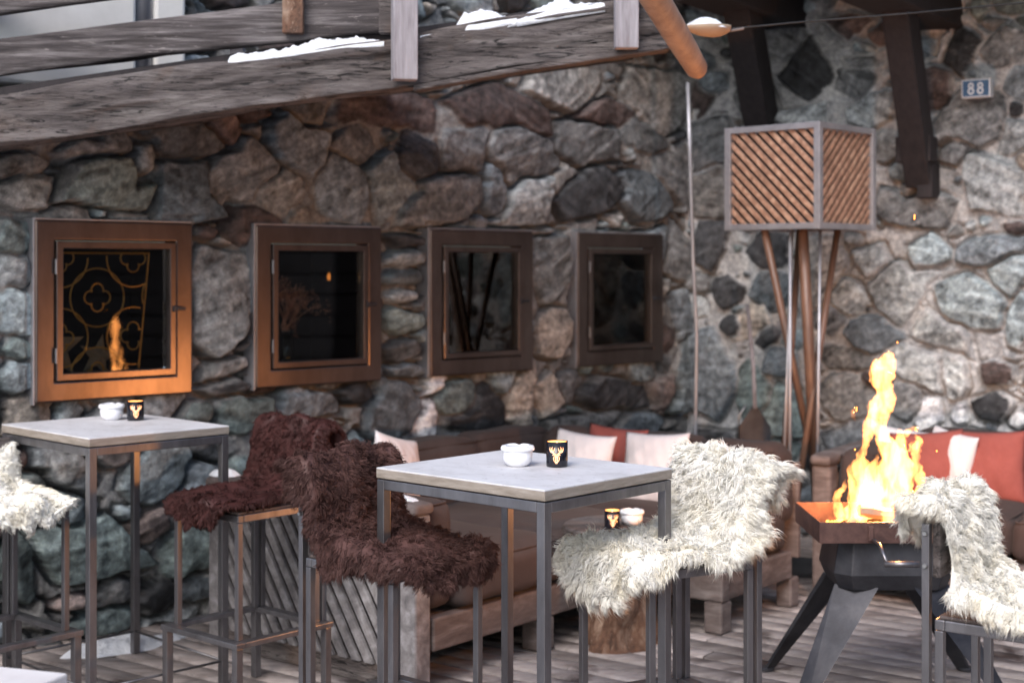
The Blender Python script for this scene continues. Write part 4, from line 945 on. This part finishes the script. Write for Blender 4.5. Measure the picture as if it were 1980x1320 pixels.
# logs
g = random.Random(12)
for k, (x, y, z, ang, tl, L, r, mm) in enumerate([(-.03, -.02, .72, .4, .15, .34, .035, 'char'), (.06, .05, .725, -.5, .12, .32, .032, 'char'), (.02, -.08, .755, .1, -.1, .30, .028, 'star'), (-.08, .04, .77, 1.2, .5, .24, .026, 'star'), (.11, -.10, .745, .35, .25, .25, .024, 'star'), (-.12, -.05, .74, .9, .35, .2, .024, 'star')]):
    lab = ['thick charred log lying lowest in the fire bowl', 'charred log crossing the lowest one', 'pale split log along the front of the fire', 'pale split log tilted up at the left of the flames', 'pale split log slanting at the right of the fire', 'short pale log at the left end of the flames'][k]
    d = Vector((math.cos(ang) * math.cos(tl), math.sin(ang) * math.cos(tl), math.sin(tl))); c = Vector((FX + x, FY + y, z))
    pts = [c + d * (L * (i / 6 - .5)) + Vector((0, 0, g.uniform(-.003, .003))) for i in range(7)]
    o = MB().tube([p - c for p in pts], [r * g.uniform(.85, 1.1) for _ in pts], 7).build('log', M[mm]); o.location = c
    tag(o, lab, 'log', 'firewood in the fire bowl')
m = MB()
for k in range(160):
    x, y = g.uniform(-.22, .22), g.uniform(-.15, .15); s_ = g.uniform(.008, .02); m.box((FX + x, FY + y, .683 + s_ * .4), (s_, s_ * 1.3, s_), M3=Matrix.Rotation(g.uniform(0, 3), 3, Vector((g.random(), g.random(), g.random() + .1)).normalized()))
tag(m.build('embers', M['ember']), 'glowing embers under the logs', 'embers', kind='stuff')
# flames: closed tubes of burning gas, fused and filled with an emitting volume
def P3(px, py, dy): return Vector(P(px, py, FY + dy))
TONG = [  # (depth offset, [(px, py, half width px)...])
 (.00, [(1690,1004,22),(1698,975,26),(1712,945,26),(1722,915,24),(1728,885,22),(1716,858,16),(1704,834,12),(1697,812,15),(1703,790,20),(1712,768,18),(1710,748,13),(1703,736,17),(1709,716,25),(1716,700,19),(1718,688,9),(1720,678,2)]),
 (.05, [(1680,1002,28),(1672,965,25),(1666,932,21),(1662,905,13),(1668,880,9),(1677,855,7),(1680,832,9),(1686,806,9),(1694,784,6),(1696,774,2)]),
 (-.02,[(1726,1002,26),(1738,965,25),(1744,930,24),(1748,898,17),(1740,870,12),(1745,850,8),(1738,828,3)]),
 (.04, [(1766,1000,16),(1777,968,14),(1783,938,10),(1776,910,9),(1770,884,7),(1772,866,8),(1780,852,7),(1772,838,2)]),
 (-.06,[(1634,1003,14),(1626,988,9),(1619,970,6),(1624,952,7),(1634,938,5),(1638,924,2)]),
 (.06, [(1652,1002,16),(1650,975,12),(1655,950,14),(1648,920,9),(1652,896,6),(1656,884,2)]),
 (-.10,[(1660,1004,15),(1672,984,11),(1684,968,9),(1701,958,8),(1710,942,4)]),
 (-.11,[(1712,1004,14),(1726,982,9),(1742,966,8),(1754,946,5),(1758,930,2)]),
 (-.05,[(1700,965,10),(1690,940,16),(1684,915,13),(1694,892,6),(1698,876,2)]),
 (.03, [(1746,868,3),(1750,848,5),(1758,834,6),(1768,828,5),(1776,832,2)]),
 (.0,  [(1752,872,2),(1768,862,8),(1780,856,7),(1786,846,2)]),
 (.04, [(1656,812,2),(1653,800,4),(1651,786,1.5)])]
m = MB(); gg = random.Random(5)
for dy, L in TONG:
    # resample with a small wobble
    pts = []; rs = []
    for i in range(len(L) - 1):
        (x0, y0, w0), (x1, y1, w1) = L[i], L[i + 1]
        for k in range(4):
            f = k / 4; pts.append(P3(x0 + (x1 - x0) * f + gg.uniform(-1.5, 1.5), y0 + (y1 - y0) * f, dy + gg.uniform(-.006, .006))); rs.append((w0 + (w1 - w0) * f) * 1.14 * FY / F)
    pts.append(P3(L[-1][0], L[-1][1], dy)); rs.append(L[-1][2] * FY / F)
    # elliptical section: narrower in depth
    b = len(m.v); m.tube(pts, rs, 16)
    for i in range(b, len(m.v)):
        c = FY + dy; v = m.v[i]; m.v[i] = (v[0], c + (v[1] - c) * .62, v[2])
fo = m.build('flames', M['fire'], None)
fo.location = (0, 0, 0)
rm = fo.modifiers.new('fuse', 'REMESH'); rm.mode = 'VOXEL'; rm.voxel_size = .004
tx = bpy.data.textures.new('flame_lick', 'CLOUDS'); tx.noise_scale = .055; tx.noise_depth = 2
dm = fo.modifiers.new('lick', 'DISPLACE'); dm.texture = tx; dm.texture_coords = 'LOCAL'; dm.strength = .034; dm.mid_level = .55; dm.direction = 'X'
tx2 = bpy.data.textures.new('flame_lick_fine', 'CLOUDS'); tx2.noise_scale = .02; tx2.noise_depth = 1
dm2 = fo.modifiers.new('lick_fine', 'DISPLACE'); dm2.texture = tx2; dm2.texture_coords = 'LOCAL'; dm2.strength = .012; dm2.mid_level = .5
tag(fo, 'tall yellow flames rising from the rusty fire bowl', 'fire')
ld = bpy.data.lights.new('fire_light', 'POINT'); ld.energy = 62; ld.color = (1, .40, .12); ld.shadow_soft_size = .07
lo = bpy.data.objects.new('fire_light', ld); COL.objects.link(lo); lo.location = P(1702, 935, FY)
for k, (px, py) in enumerate([(1768, 424), (1735, 663), (1656, 795), (1811, 873), (1770, 829), (1653, 870)]):
    q = P(px, py, FY + gg.uniform(-.2, .2)); m = MB(); L = .012 if k in (0, 2) else .004
    o = m.tube([(0, 0, 0), (.001, 0, L * 1.5)], .0018, 6).build('spark', M['ember']); o.location = q
    tag(o, ['glowing spark highest above the fire, beside the lamp box', 'tiny spark just above the flame tip', 'faint reddish spark left of the flame column', 'spark in front of the white pillow', 'spark right beside the flames', 'spark low at the left of the flames'][k], 'spark', 'sparks over the fire')

# ------------------------------------------------------------------ standing lamp with slatted box
side = .60; LX, LY = 1.701, 8.54
lc = thing('floor_lamp', 'tall lamp with a square slatted wooden box on crossed reddish poles', 'lamp', (LX, LY, 0), 0)
ul = Vector((.406, .438, 0)).normalized(); vl = Vector((-.438, .406, 0)).normalized()     # right edge dir, left edge dir
zb, zt = 1.99, 2.59; h = side / 2
cor = lambda a, b, z: ul * a + vl * b + Vector((0, 0, z))
m = MB(); w = .035
for z in (zb + w / 2, zt - w / 2):
    for a, b in (((-h, -h), (h, -h)), ((h, -h), (h, h)), ((h, h), (-h, h)), ((-h, h), (-h, -h))): 
        pa, pb = cor(*a, z), cor(*b, z); d = (pb - pa).normalized(); m.bar(pa + d * w / 2, pb - d * w / 2, w)
for a in (-h, h):
    for b in (-h, h): m.bar(cor(a, b, zb), cor(a, b, zt), w + .004, w + .004, up=ul)
m.build('box_frame', M['galv'], lc, bevel=.002)
# left visible face: runs along vl at ul = -h ; right visible face: runs along ul at vl = -h
for nm, o0, ux, nrm, an, f in (('slatted_side', cor(-h, h, 0), -vl, -ul, R(-44), 0), ('slatted_side', cor(-h, -h, 0), ul, -vl, R(42), 0), ('slatted_side', cor(h, -h, 0), vl, ul, R(-50), 0), ('slatted_side', cor(h, h, 0), -ul, vl, R(50), 0)):
    m = MB(); slats(m, .02, side - .02, zb + .033, zt - .033, an, .028, .046, o0 - nrm * .012, ux, (0, 0, 1), nrm, .012); m.build(nm, M['slat'], lc, bevel=.003)
MB().box((0, 0, 0), (side * .93, side * .93, .52), M3=Matrix((ul, vl, Vector((0, 0, 1)))).transposed()).build('gap_dark_core', M['blackwood'], lc).location = (0, 0, (zb + zt) / 2)  # black box added inside so the gaps between the slats look dark
def lp(px, py, Y): q = P(px, py, Y); return (q[0] - LX, q[1] - LY, q[2])
for (x0, Y0, x1, Y1, r, mm) in [(1478, 8.40, 1612, 8.75, .022, 'pole'), (1620, 8.55, 1520, 8.45, .020, 'pole'), (1552, 8.35, 1586, 8.70, .032, 'pole'), (1546, 8.75, 1500, 8.35, .020, 'pole')]:
    yb = HY + F * EYE / Y1; MB().tube([lp(x0, 443, Y0), lp(x1, yb - 4, Y1)], r, 14).build('wood_pole', M[mm], lc, smooth=True)
for (x0, x1, Y) in [(1528, 1527, 8.30), (1532, 1508, 8.34), (1586, 1578, 8.32)]:
    MB().tube([lp(x0, 443, Y), lp(x1, HY + F * EYE / Y - 4, Y)], .0095, 10).build('steel_rod', M['galv'], lc, smooth=True)
MB().lathe([(.27, 0), (.27, .012), (.26, .016)], seg=40).build('base_plate', M['steel_dark'], lc)

# ------------------------------------------------------------------ house number plate
t0, h0 = WR.hit(1862, 190); 
c = WR.hit(1887, 171, .15); pc = WR.pt(c[0], c[1], .15)
np_ = thing('house_number_plate', 'small blue enamel plate with white border and number 88 on the pale stone wall', 'house number', pc, WR.ang)
MB().box((0, .032, 0), (.175, .07, .112)).build('plate', M['number_white'], np_, bevel=.003)
MB().box((0, -.0045, 0), (.158, .002, .096)).build('blue_field', M['number_blue'], np_)
def eight(cx):
    m = MB(); w = .0048
    for cz, rx, rz in ((.016, .0125, .014), (-.0165, .0145, .0165)):
        vs = []; n = 28
        for k in range(n):
            a = 2 * math.pi * k / n; vs += [(cx + (rx + w) * math.cos(a), 0, cz + (rz + w) * math.sin(a)), (cx + (rx - w) * math.cos(a), 0, cz + (rz - w) * math.sin(a))]
        m.add([(x, -.0075 if i % 1 == 0 else 0, z) for i, (x, _, z) in enumerate(vs)], [(2 * k, 2 * ((k + 1) % n), 2 * ((k + 1) % n) + 1, 2 * k + 1) for k in range(n)])
    return m
for x in (-.028, .028): eight(x).build('digit', M['number_white'], np_)
m = MB()
m.tube([(-.075, -.008, .0), (-.0751, -.008, 0)], .001, 4)

# ------------------------------------------------------------------ ramp: big beam, rails, posts, snow
BY = 6.16
def hewn(name, pts_bot, pts_top, Y, depth, mat, amp, seed, parent=None, nx=420, ny=22):
    """rough beam between photo-traced bottom and top heights, with real depth"""
    x0, x1 = pts_bot[0][0], pts_bot[-1][0]; xs = np.linspace(x0, x1, nx)
    zb_ = np.interp(xs, [p[0] for p in pts_bot], [p[1] for p in pts_bot]); zt_ = np.interp(xs, [p[0] for p in pts_top], [p[1] for p in pts_top])
    loop = []
    for k in range(ny): loop.append((0, k / ny))
    for k in range(5): loop.append((k / 5, 1))
    for k in range(ny): loop.append((1, 1 - k / ny))
    for k in range(5): loop.append((1 - k / 5, 0))
    n = len(loop); V = np.empty((nx, n, 3)); 
    for j, (d, f) in enumerate(loop):
        z = zb_ + (zt_ - zb_) * f; xx = xs
        n1 = vnoise(xx * 3 + 20, np.full(nx, (f + d) * 4.0) + 10, seed, 4); n2 = vnoise(xx * 1.8 + 3, np.full(nx, (f - d) * 9.0) + 30, seed + 4, 3)
        step = np.sign(n2) * np.abs(n2) ** .5
        V[:, j, 0] = xx; V[:, j, 1] = Y + d * depth + (1 if d < .5 else -1) * amp * (n1 * .8 + step * .5 + .3); V[:, j, 2] = z + amp * .7 * vnoise(xx * 2.2, np.full(nx, f * 3 + d * 7.0), seed + 8, 3)
    idx = np.arange(nx * n).reshape(nx, n); jn = np.roll(idx, -1, 1)
    q = np.stack([idx[:-1], idx[1:], jn[1:], jn[:-1]], -1).reshape(-1, 4)
    V = V.reshape(-1, 3); cap0 = V[idx[0]].mean(0); cap1 = V[idx[-1]].mean(0); V = np.concatenate([V, [cap0, cap1]])
    c0 = np.stack([idx[0], jn[0], np.full(n, len(V) - 2), np.full(n, len(V) - 2)], -1)[:, :3]; c1 = np.stack([jn[-1], idx[-1], np.full(n, len(V) - 1)], -1)
    tri = np.concatenate([q[:, [0, 1, 2]], q[:, [0, 2, 3]], c0, c1])
    return np_obj(name, V, tri, mat, parent, smooth=False)
def bz(px, py): q = P(px, py, BY); return (q[0], q[2])
ramp_t = thing('wooden_ramp', 'weathered sloping wooden walkway with hewn beam and posts crossing above the windows', 'walkway', (0, BY, 0))
def loc0(o): o.location = (0, -BY, 0); return o
bb = [bz(-160, 300), bz(0, 281), bz(300, 238), bz(520, 200), bz(760, 168), bz(1000, 128), bz(1300, 90)]
bt = [bz(-160, 204), bz(0, 184), bz(300, 138), bz(520, 104), bz(760, 72), bz(1000, 30), bz(1160, 4), bz(1300, -22)]
loc0(hewn('main_beam', bb, bt, BY, .20, M['oldwood'], .026, 3, ramp_t))
rb0 = [bz(-160, 156), bz(0, 132), bz(300, 92), bz(560, 68), bz(760, 46)]; rt0 = [bz(-160, 80), bz(0, 60), bz(300, 22), bz(560, -12), bz(760, -40)]
loc0(hewn('lower_rail', rb0, rt0, BY + .16, .06, M['railwood'], .014, 9, ramp_t, ny=10))
rb1 = [bz(-160, 30), bz(0, 8), bz(110, -6), bz(760, -90)]; rt1 = [bz(-160, -40), bz(0, -60), bz(110, -75), bz(760, -160)]
loc0(hewn('upper_rail', rb1, rt1, BY + .16, .06, M['railwood'], .008, 12, ramp_t, ny=8))
lb = [bz(800, 176), bz(1000, 140), bz(1290, 96)]; lt = [bz(800, 165), bz(1000, 129), bz(1290, 85)]
loc0(hewn('edge_board', lb, lt, BY - .012, .10, M['oldwood'], .003, 15, ramp_t, ny=3, nx=60))
def vpost(px, pyb, w, d, Y, mat, rot=0, pyt=-160, chamf=0):
    a = P(px, pyb, Y); b = P(px, pyt, Y); o = MB().box((a[0], Y - BY, (a[2] + b[2]) / 2), (w, d, b[2] - a[2]), rot).build('post', M[mat], ramp_t, bevel=.006); return o
vpost(782, 156, .105, .07, BY - .055, 'greypost', R(14))
vpost(1211, 95, .10, .06, BY - .035, 'greypost', R(4))
vpost(747, 66, .06, .06, BY + .10, 'oldwood')
vpost(567, 66, .09, .05, BY + .13, 'bark')
vpost(459, 118, .06, .05, BY + .24, 'greypost', 0, 70)
# walkway boards behind the beam (their underside shades the wall)
a0, a1 = bz(-160, 196), bz(1300, -14)
m = MB(); nb = 16; x0, x1 = a0[0], a1[0]
for k in range(nb):
    xa = x0 + (x1 - x0) * k / nb; xb = x0 + (x1 - x0) * (k + .998) / nb
    za = a0[1] + (a1[1] - a0[1]) * (k) / nb; zb2 = a0[1] + (a1[1] - a0[1]) * (k + .998) / nb
    t_ = (xa - WL.o[0]) / WL.u[0]; yb = min(WL.o[1] + t_ * WL.u[1] + .1, BY + 2.0); ya = BY + .205
    if yb < ya + .1: continue
    m.add([(xa, ya - BY, za), (xb, ya - BY, zb2), (xb, yb - BY, zb2), (xa, yb - BY, za), (xa, ya - BY, za + .045), (xb, ya - BY, zb2 + .045), (xb, yb - BY, zb2 + .045), (xa, yb - BY, za + .045)],
          [(0, 3, 2, 1), (4, 5, 6, 7), (0, 1, 5, 4), (1, 2, 6, 5), (2, 3, 7, 6), (3, 0, 4, 7)])
m.build('walkway_boards', M['blackwood'], ramp_t)
# snow lying on the beam
def snow_strip(pts, Y, depth, label, seed, hmax=.06, parent=None):
    g = np.random.default_rng(seed); nx, ny = 220, 16; xs = np.linspace(pts[0][0], pts[-1][0], nx); zs = np.interp(xs, [p[0] for p in pts], [p[1] for p in pts])
    U, Vv = np.meshgrid(np.linspace(0, 1, nx), np.linspace(0, 1, ny), indexing='ij')
    X = np.repeat(xs[:, None], ny, 1); Y2 = Y + Vv * depth
    env = np.sin(np.pi * Vv) ** .4 * np.clip(np.sin(np.pi * U), 0, 1) ** .2
    Hh = hmax * env * np.clip(.6 + 1.0 * vnoise(X * 6, Y2 * 6, seed, 2) + .35 * vnoise(X * 30, Y2 * 30, seed + 2, 3), .25, 1.4)
    Z = zs[:, None] - .012 + Hh; top = np.stack([X, Y2, Z], -1).reshape(-1, 3); bot = np.stack([X, Y2, np.repeat(zs[:, None], ny, 1) - .04], -1).reshape(-1, 3)
    idx = np.arange(nx * ny).reshape(nx, ny); q = np.stack([idx[:-1, :-1], idx[1:, :-1], idx[1:, 1:], idx[:-1, 1:]], -1).reshape(-1, 4)
    ring = list(idx[:, 0]) + list(idx[-1, 1:]) + list(idx[-2::-1, -1]) + list(idx[0, -2:0:-1]); rim = [(b, a, a + nx * ny, b + nx * ny) for a, b in zip(ring, ring[1:] + ring[:1])]
    o = np_obj('snow', np.concatenate([top, bot]), np.concatenate([q, q[:, ::-1] + nx * ny, np.array(rim)]), M['snow'])
    return tag(o, label, 'snow', kind='stuff')
snow_strip([bz(440, 112), bz(560, 96), bz(742, 74)], BY + .01, .14, 'ragged snow on the sloping beam left of the grey post', 2, .060)
snow_strip([bz(812, 64), bz(930, 44), bz(1000, 31)], BY + .01, .14, 'thick snow on the sloping beam right of the grey post', 5, .085)
snow_strip([bz(1000, 33), bz(1080, 18), bz(1170, 4)], BY + .01, .14, 'thin snow at the upper end of the sloping beam', 6, .07)
# snow on the sofa end cap and on the deck by the wall
def snow_patch(c, rx, ry, hgt, label, seed, rot=0, outline=.35):
    nr, na = 14, 60; V = []; 
    for i in range(nr + 1):
        for k in range(na):
            a = 2 * math.pi * k / na; f = i / nr; rr = 1 + outline * vnoise(np.array([math.cos(a) * 1.6 + 5]), np.array([math.sin(a) * 1.6 + 5]), seed, 3)[0]
            x, y = f * rr * rx * math.cos(a), f * rr * ry * math.sin(a); xr, yr = x * math.cos(rot) - y * math.sin(rot), x * math.sin(rot) + y * math.cos(rot)
            z = hgt * (1 - f ** 2.2) * (1 + .6 * vnoise(np.array([x * 16 + 9]), np.array([y * 16 + 9]), seed + 3, 3)[0]) - (.004 if i == nr else 0)
            V.append((xr, yr, z))
    fs = [(i * na + k, (i + 1) * na + k, (i + 1) * na + (k + 1) % na, i * na + (k + 1) % na) for i in range(nr) for k in range(na)]
    o = MB().add(V, fs).build('snow', M['snow'], smooth=True); o.location = c; return tag(o, label, 'snow', kind='stuff')
q = PZ(225, 1256, 0); snow_patch((q[0], q[1], .002), .24, .09, .06, 'snow patch on the deck at the foot of the left wall', 31, R(35))
q = PZ(318, 1236, 0); snow_patch((q[0], q[1], .002), .12, .05, .03, 'smaller snow patch on the deck left of the brown stool', 32, R(40))
q = PZ(690, 1292, 0); snow_patch((q[0], q[1], .002), .05, .03, .02, 'crumb of snow below the slatted sofa end', 33)
e_ = Vector((.78, -.626, 0)); b0 = Vector((-1.40, 6.86, 0))
q = b0 + e_ * 1.10; snow_patch((q.x, q.y, .796), .17, .05, .018, 'frost and snow on the near end of the sofa arm cap', 34, SA)
q = b0 + e_ * .06; snow_patch((q.x, q.y, .796), .10, .05, .03, 'snow on the far end of the sofa arm cap', 35, SA)

# plaster house wall above the ramp at the left
ta = WL.hit(-700, 100, .08)[0]; tb = WL.hit(247, 100, .08)[0]; tc = WL.hit(285, 100, .08)[0]; td = WL.hit(346, 100, .08)[0]
pw = thing('plaster_wall', 'white plastered house wall seen between the rails of the walkway', 'wall', WL.pt(tb, 2.60), WL.ang)
MB().box(((ta - tb) / 2, -.02, .9), (tb - ta, .30, 1.8)).build('plaster', M['plaster'], pw, bevel=.02)
MB().box(((tc + td) / 2 - tb, .0, .9), (td - tc, .30, 1.8)).build('plaster', M['plaster'], pw, bevel=.02)
MB().tube([((tc - tb) / 2, -.10, 0), ((tc - tb) / 2 + .03, -.10, 1.8)], .055, 20).build('corner_pipe', M['galv'], pw, smooth=True)
t_, h_ = WL.hit(410, 104); q = WL.pt(t_, 2.72, .12)
snow_patch(q, .09, .05, .05, 'snow on the rubble above the ramp near its small grey post', 36)

# ------------------------------------------------------------------ log gutter, hanging rod, cable
GYb, GYt = 6.0, 5.4
gt = thing('log_gutter', 'round tan log gutter poking down from the top of the photo', 'gutter', (0, 0, 0))
a = P(1347, 132, GYb); b = P(1232, -60, GYt); d = (a - b) / np.linalg.norm(a - b)
pts = [a + d * .03, a, a - d * .1] + [a + (b - a) * f for f in (.2, .4, .6, .8, 1.0)]
MB().tube(pts, [.034, .046, .049, .051, .053, .055, .057, .058], 24).build('log', M['gutter'], gt, smooth=True)
a = P(1322, 60, 6.3); b = P(1412, 60, 6.4); c = (a + b) / 2
m = MB(); vs = []; nn = 14
for i in range(nn):
    f = i / (nn - 1); x = a + (b - a) * f; rr = .042 * math.sin(math.pi * (.12 + .80 * (1 - f) ** .8)) + .006
    for k in range(12): an = math.pi + math.pi * k / 11; vs.append((x[0], x[1] + rr * 1.5 * math.cos(an), x[2] + .02 + rr * math.sin(an)))
fs = [(i * 12 + k, (i + 1) * 12 + k, (i + 1) * 12 + k + 1, i * 12 + k + 1) for i in range(nn - 1) for k in range(11)] + [(i * 12 + 11, (i + 1) * 12 + 11, (i + 1) * 12, i * 12) for i in range(nn - 1)] + [tuple(range(12)), tuple(reversed(range((nn - 1) * 12, nn * 12)))]
m.add(vs, fs)
br = thing('wooden_spout', 'short scooped wooden spout capped with snow beside the log gutter', 'spout', (0, 0, 0))
m.build('spout', M['star'], br, smooth=True); m = MB(); m.tube([b + np.array([-.03, 0, -.005]), b + np.array([.06, 0, .01])], .006, 8); m.build('tip_peg', M['sofawood'], br)
snow_patch((c[0] - .01, c[1], c[2] + .014), .095, .055, .045, 'cap of snow on the short wooden spout', 37, 0, .08)
rod = thing('hanging_rod', 'thin grey metal rod standing behind the sofa, its top just below the log gutter', 'rod', (0, 0, 0))
MB().tube([P(1330, 160, 8.9), P(1334, 300, 8.9), P(1340, 500, 8.9), P(1347, 650, 8.9), P(1344, 860, 8.9), P(1346, HY + F * EYE / 8.9, 8.9)], .0125, 12).build('rod', M['galv'], rod, smooth=True)
cb = MB().tube([P(1414, 56, 6.4), P(1560, 42, 6.5), P(1750, 27, 6.6), P(2000, 4, 6.8), P(2200, -20, 7.0)], .004, 6).build('cable', M['cable']); tag(cb, 'thin dark cable strung across the top right corner', 'cable')

# ------------------------------------------------------------------ balcony on braces over the right wall
bal = thing('balcony', 'dark wooden balcony with tarred beams above the pale wall, seen from below', 'balcony', WR.pt(0, 0), WR.ang)
# local x along the wall, -y out of the wall
def wr(px, py, off): t, h = WR.hit(px, py, off); return Vector((t, -off, h))
MB().box((2.2, -.68, 3.62), (4.6, 1.5, .06)).build('floor_boards', M['blackwood'], bal)
for px, w in ((1455, .30), (1762, .30)):
    c = wr(px, 20, .5); MB().box((c.x, -.55, c.z + .12), (w, 1.5, .34)).build('beam', M['blackwood'], bal, bevel=.01)
def brace(pa, oa, pb, ob, w):
    a, b = wr(*pa, oa), wr(*pb, ob); MB().bar(a, b, w, w * .8, up=(1, 0, 0)).build('brace', M['blackwood'], bal, bevel=.012)
brace((1783, 350), .06, (1735, -10), .75, .20)
brace((1472, 235), .06, (1430, -10), .75, .22)
c = wr(1772, 290, .16); MB().box(c, (.22, .16, .16)).build('corbel', M['blackwood'], bal, bevel=.01)
c = wr(1795, 350, .08); MB().box(c, (.10, .16, .22)).build('corbel', M['blackwood'], bal, bevel=.01)

# ------------------------------------------------------------------ tool leaning behind the sofa
tl = thing('fire_shovel', 'long-handled shovel leaning against the wall behind the sofa', 'shovel', (0, 0, 0))
MB().tube([P(1445, 590, 9.3), P(1450, 640, 9.2), P(1456, 700, 9.1), P(1460, 790, 9.0)], .014, 10).build('handle', M['greypost'], tl, smooth=True)
a = P(1460, 785, 9.0); m = MB(); X = Vector((1, 0, 0)); Z = Vector((0, 0, -1))
m.prism([(-.012, 0), (.012, 0), (.10, .13), (.10, .42), (.0, .50), (-.10, .42), (-.10, .13)], a + np.array([0, .01, 0]), X, Z, (0, 1, 0), .01); m.build('blade', M['steel_dark'], tl, bevel=.002)
m = MB(); m.tube([P(1428, 850, 8.98), P(1428, 805, 8.98), P(1443, 782, 8.98)], .006, 8); m.build('edge_strap', M['chrome'], tl, smooth=True)

# ------------------------------------------------------------------ pale low table corner at bottom left
q = P(60, 1284, 3.65)
pt = thing('pale_table', 'pale tabletop corner cutting into the bottom left corner, out of focus', 'table', (-1.62, 3.42, 0), R(-18))
tz = q[2]
MB().box((0, 0, tz - .02), (.9, .62, .04)).build('tabletop', M['paletop'], pt, bevel=.006)
for sx in (-1, 1):
    for sy in (-1, 1): MB().box((sx * .41, sy * .27, (tz - .04) / 2), (.05, .05, tz - .04)).build('leg', M['steel'], pt, bevel=.003)

# ------------------------------------------------------------------ the neighbouring timber house the windows mirror
nb_ = thing('timber_house', 'dark timber house wall facing the terrace, outside the photo on the right', 'building', (8.5, -2, 0))
MB().box((0, 0, 2.1), (.2, 30, 4.8)).build('wall', M['blackwood'], nb_)
m = MB()
for k in range(18): m.box((-.11, 0, -.3 + k * .25 + .12), (.03, 29.9, .22))
m.build('cladding', M['blackwood'], nb_, bevel=.01)
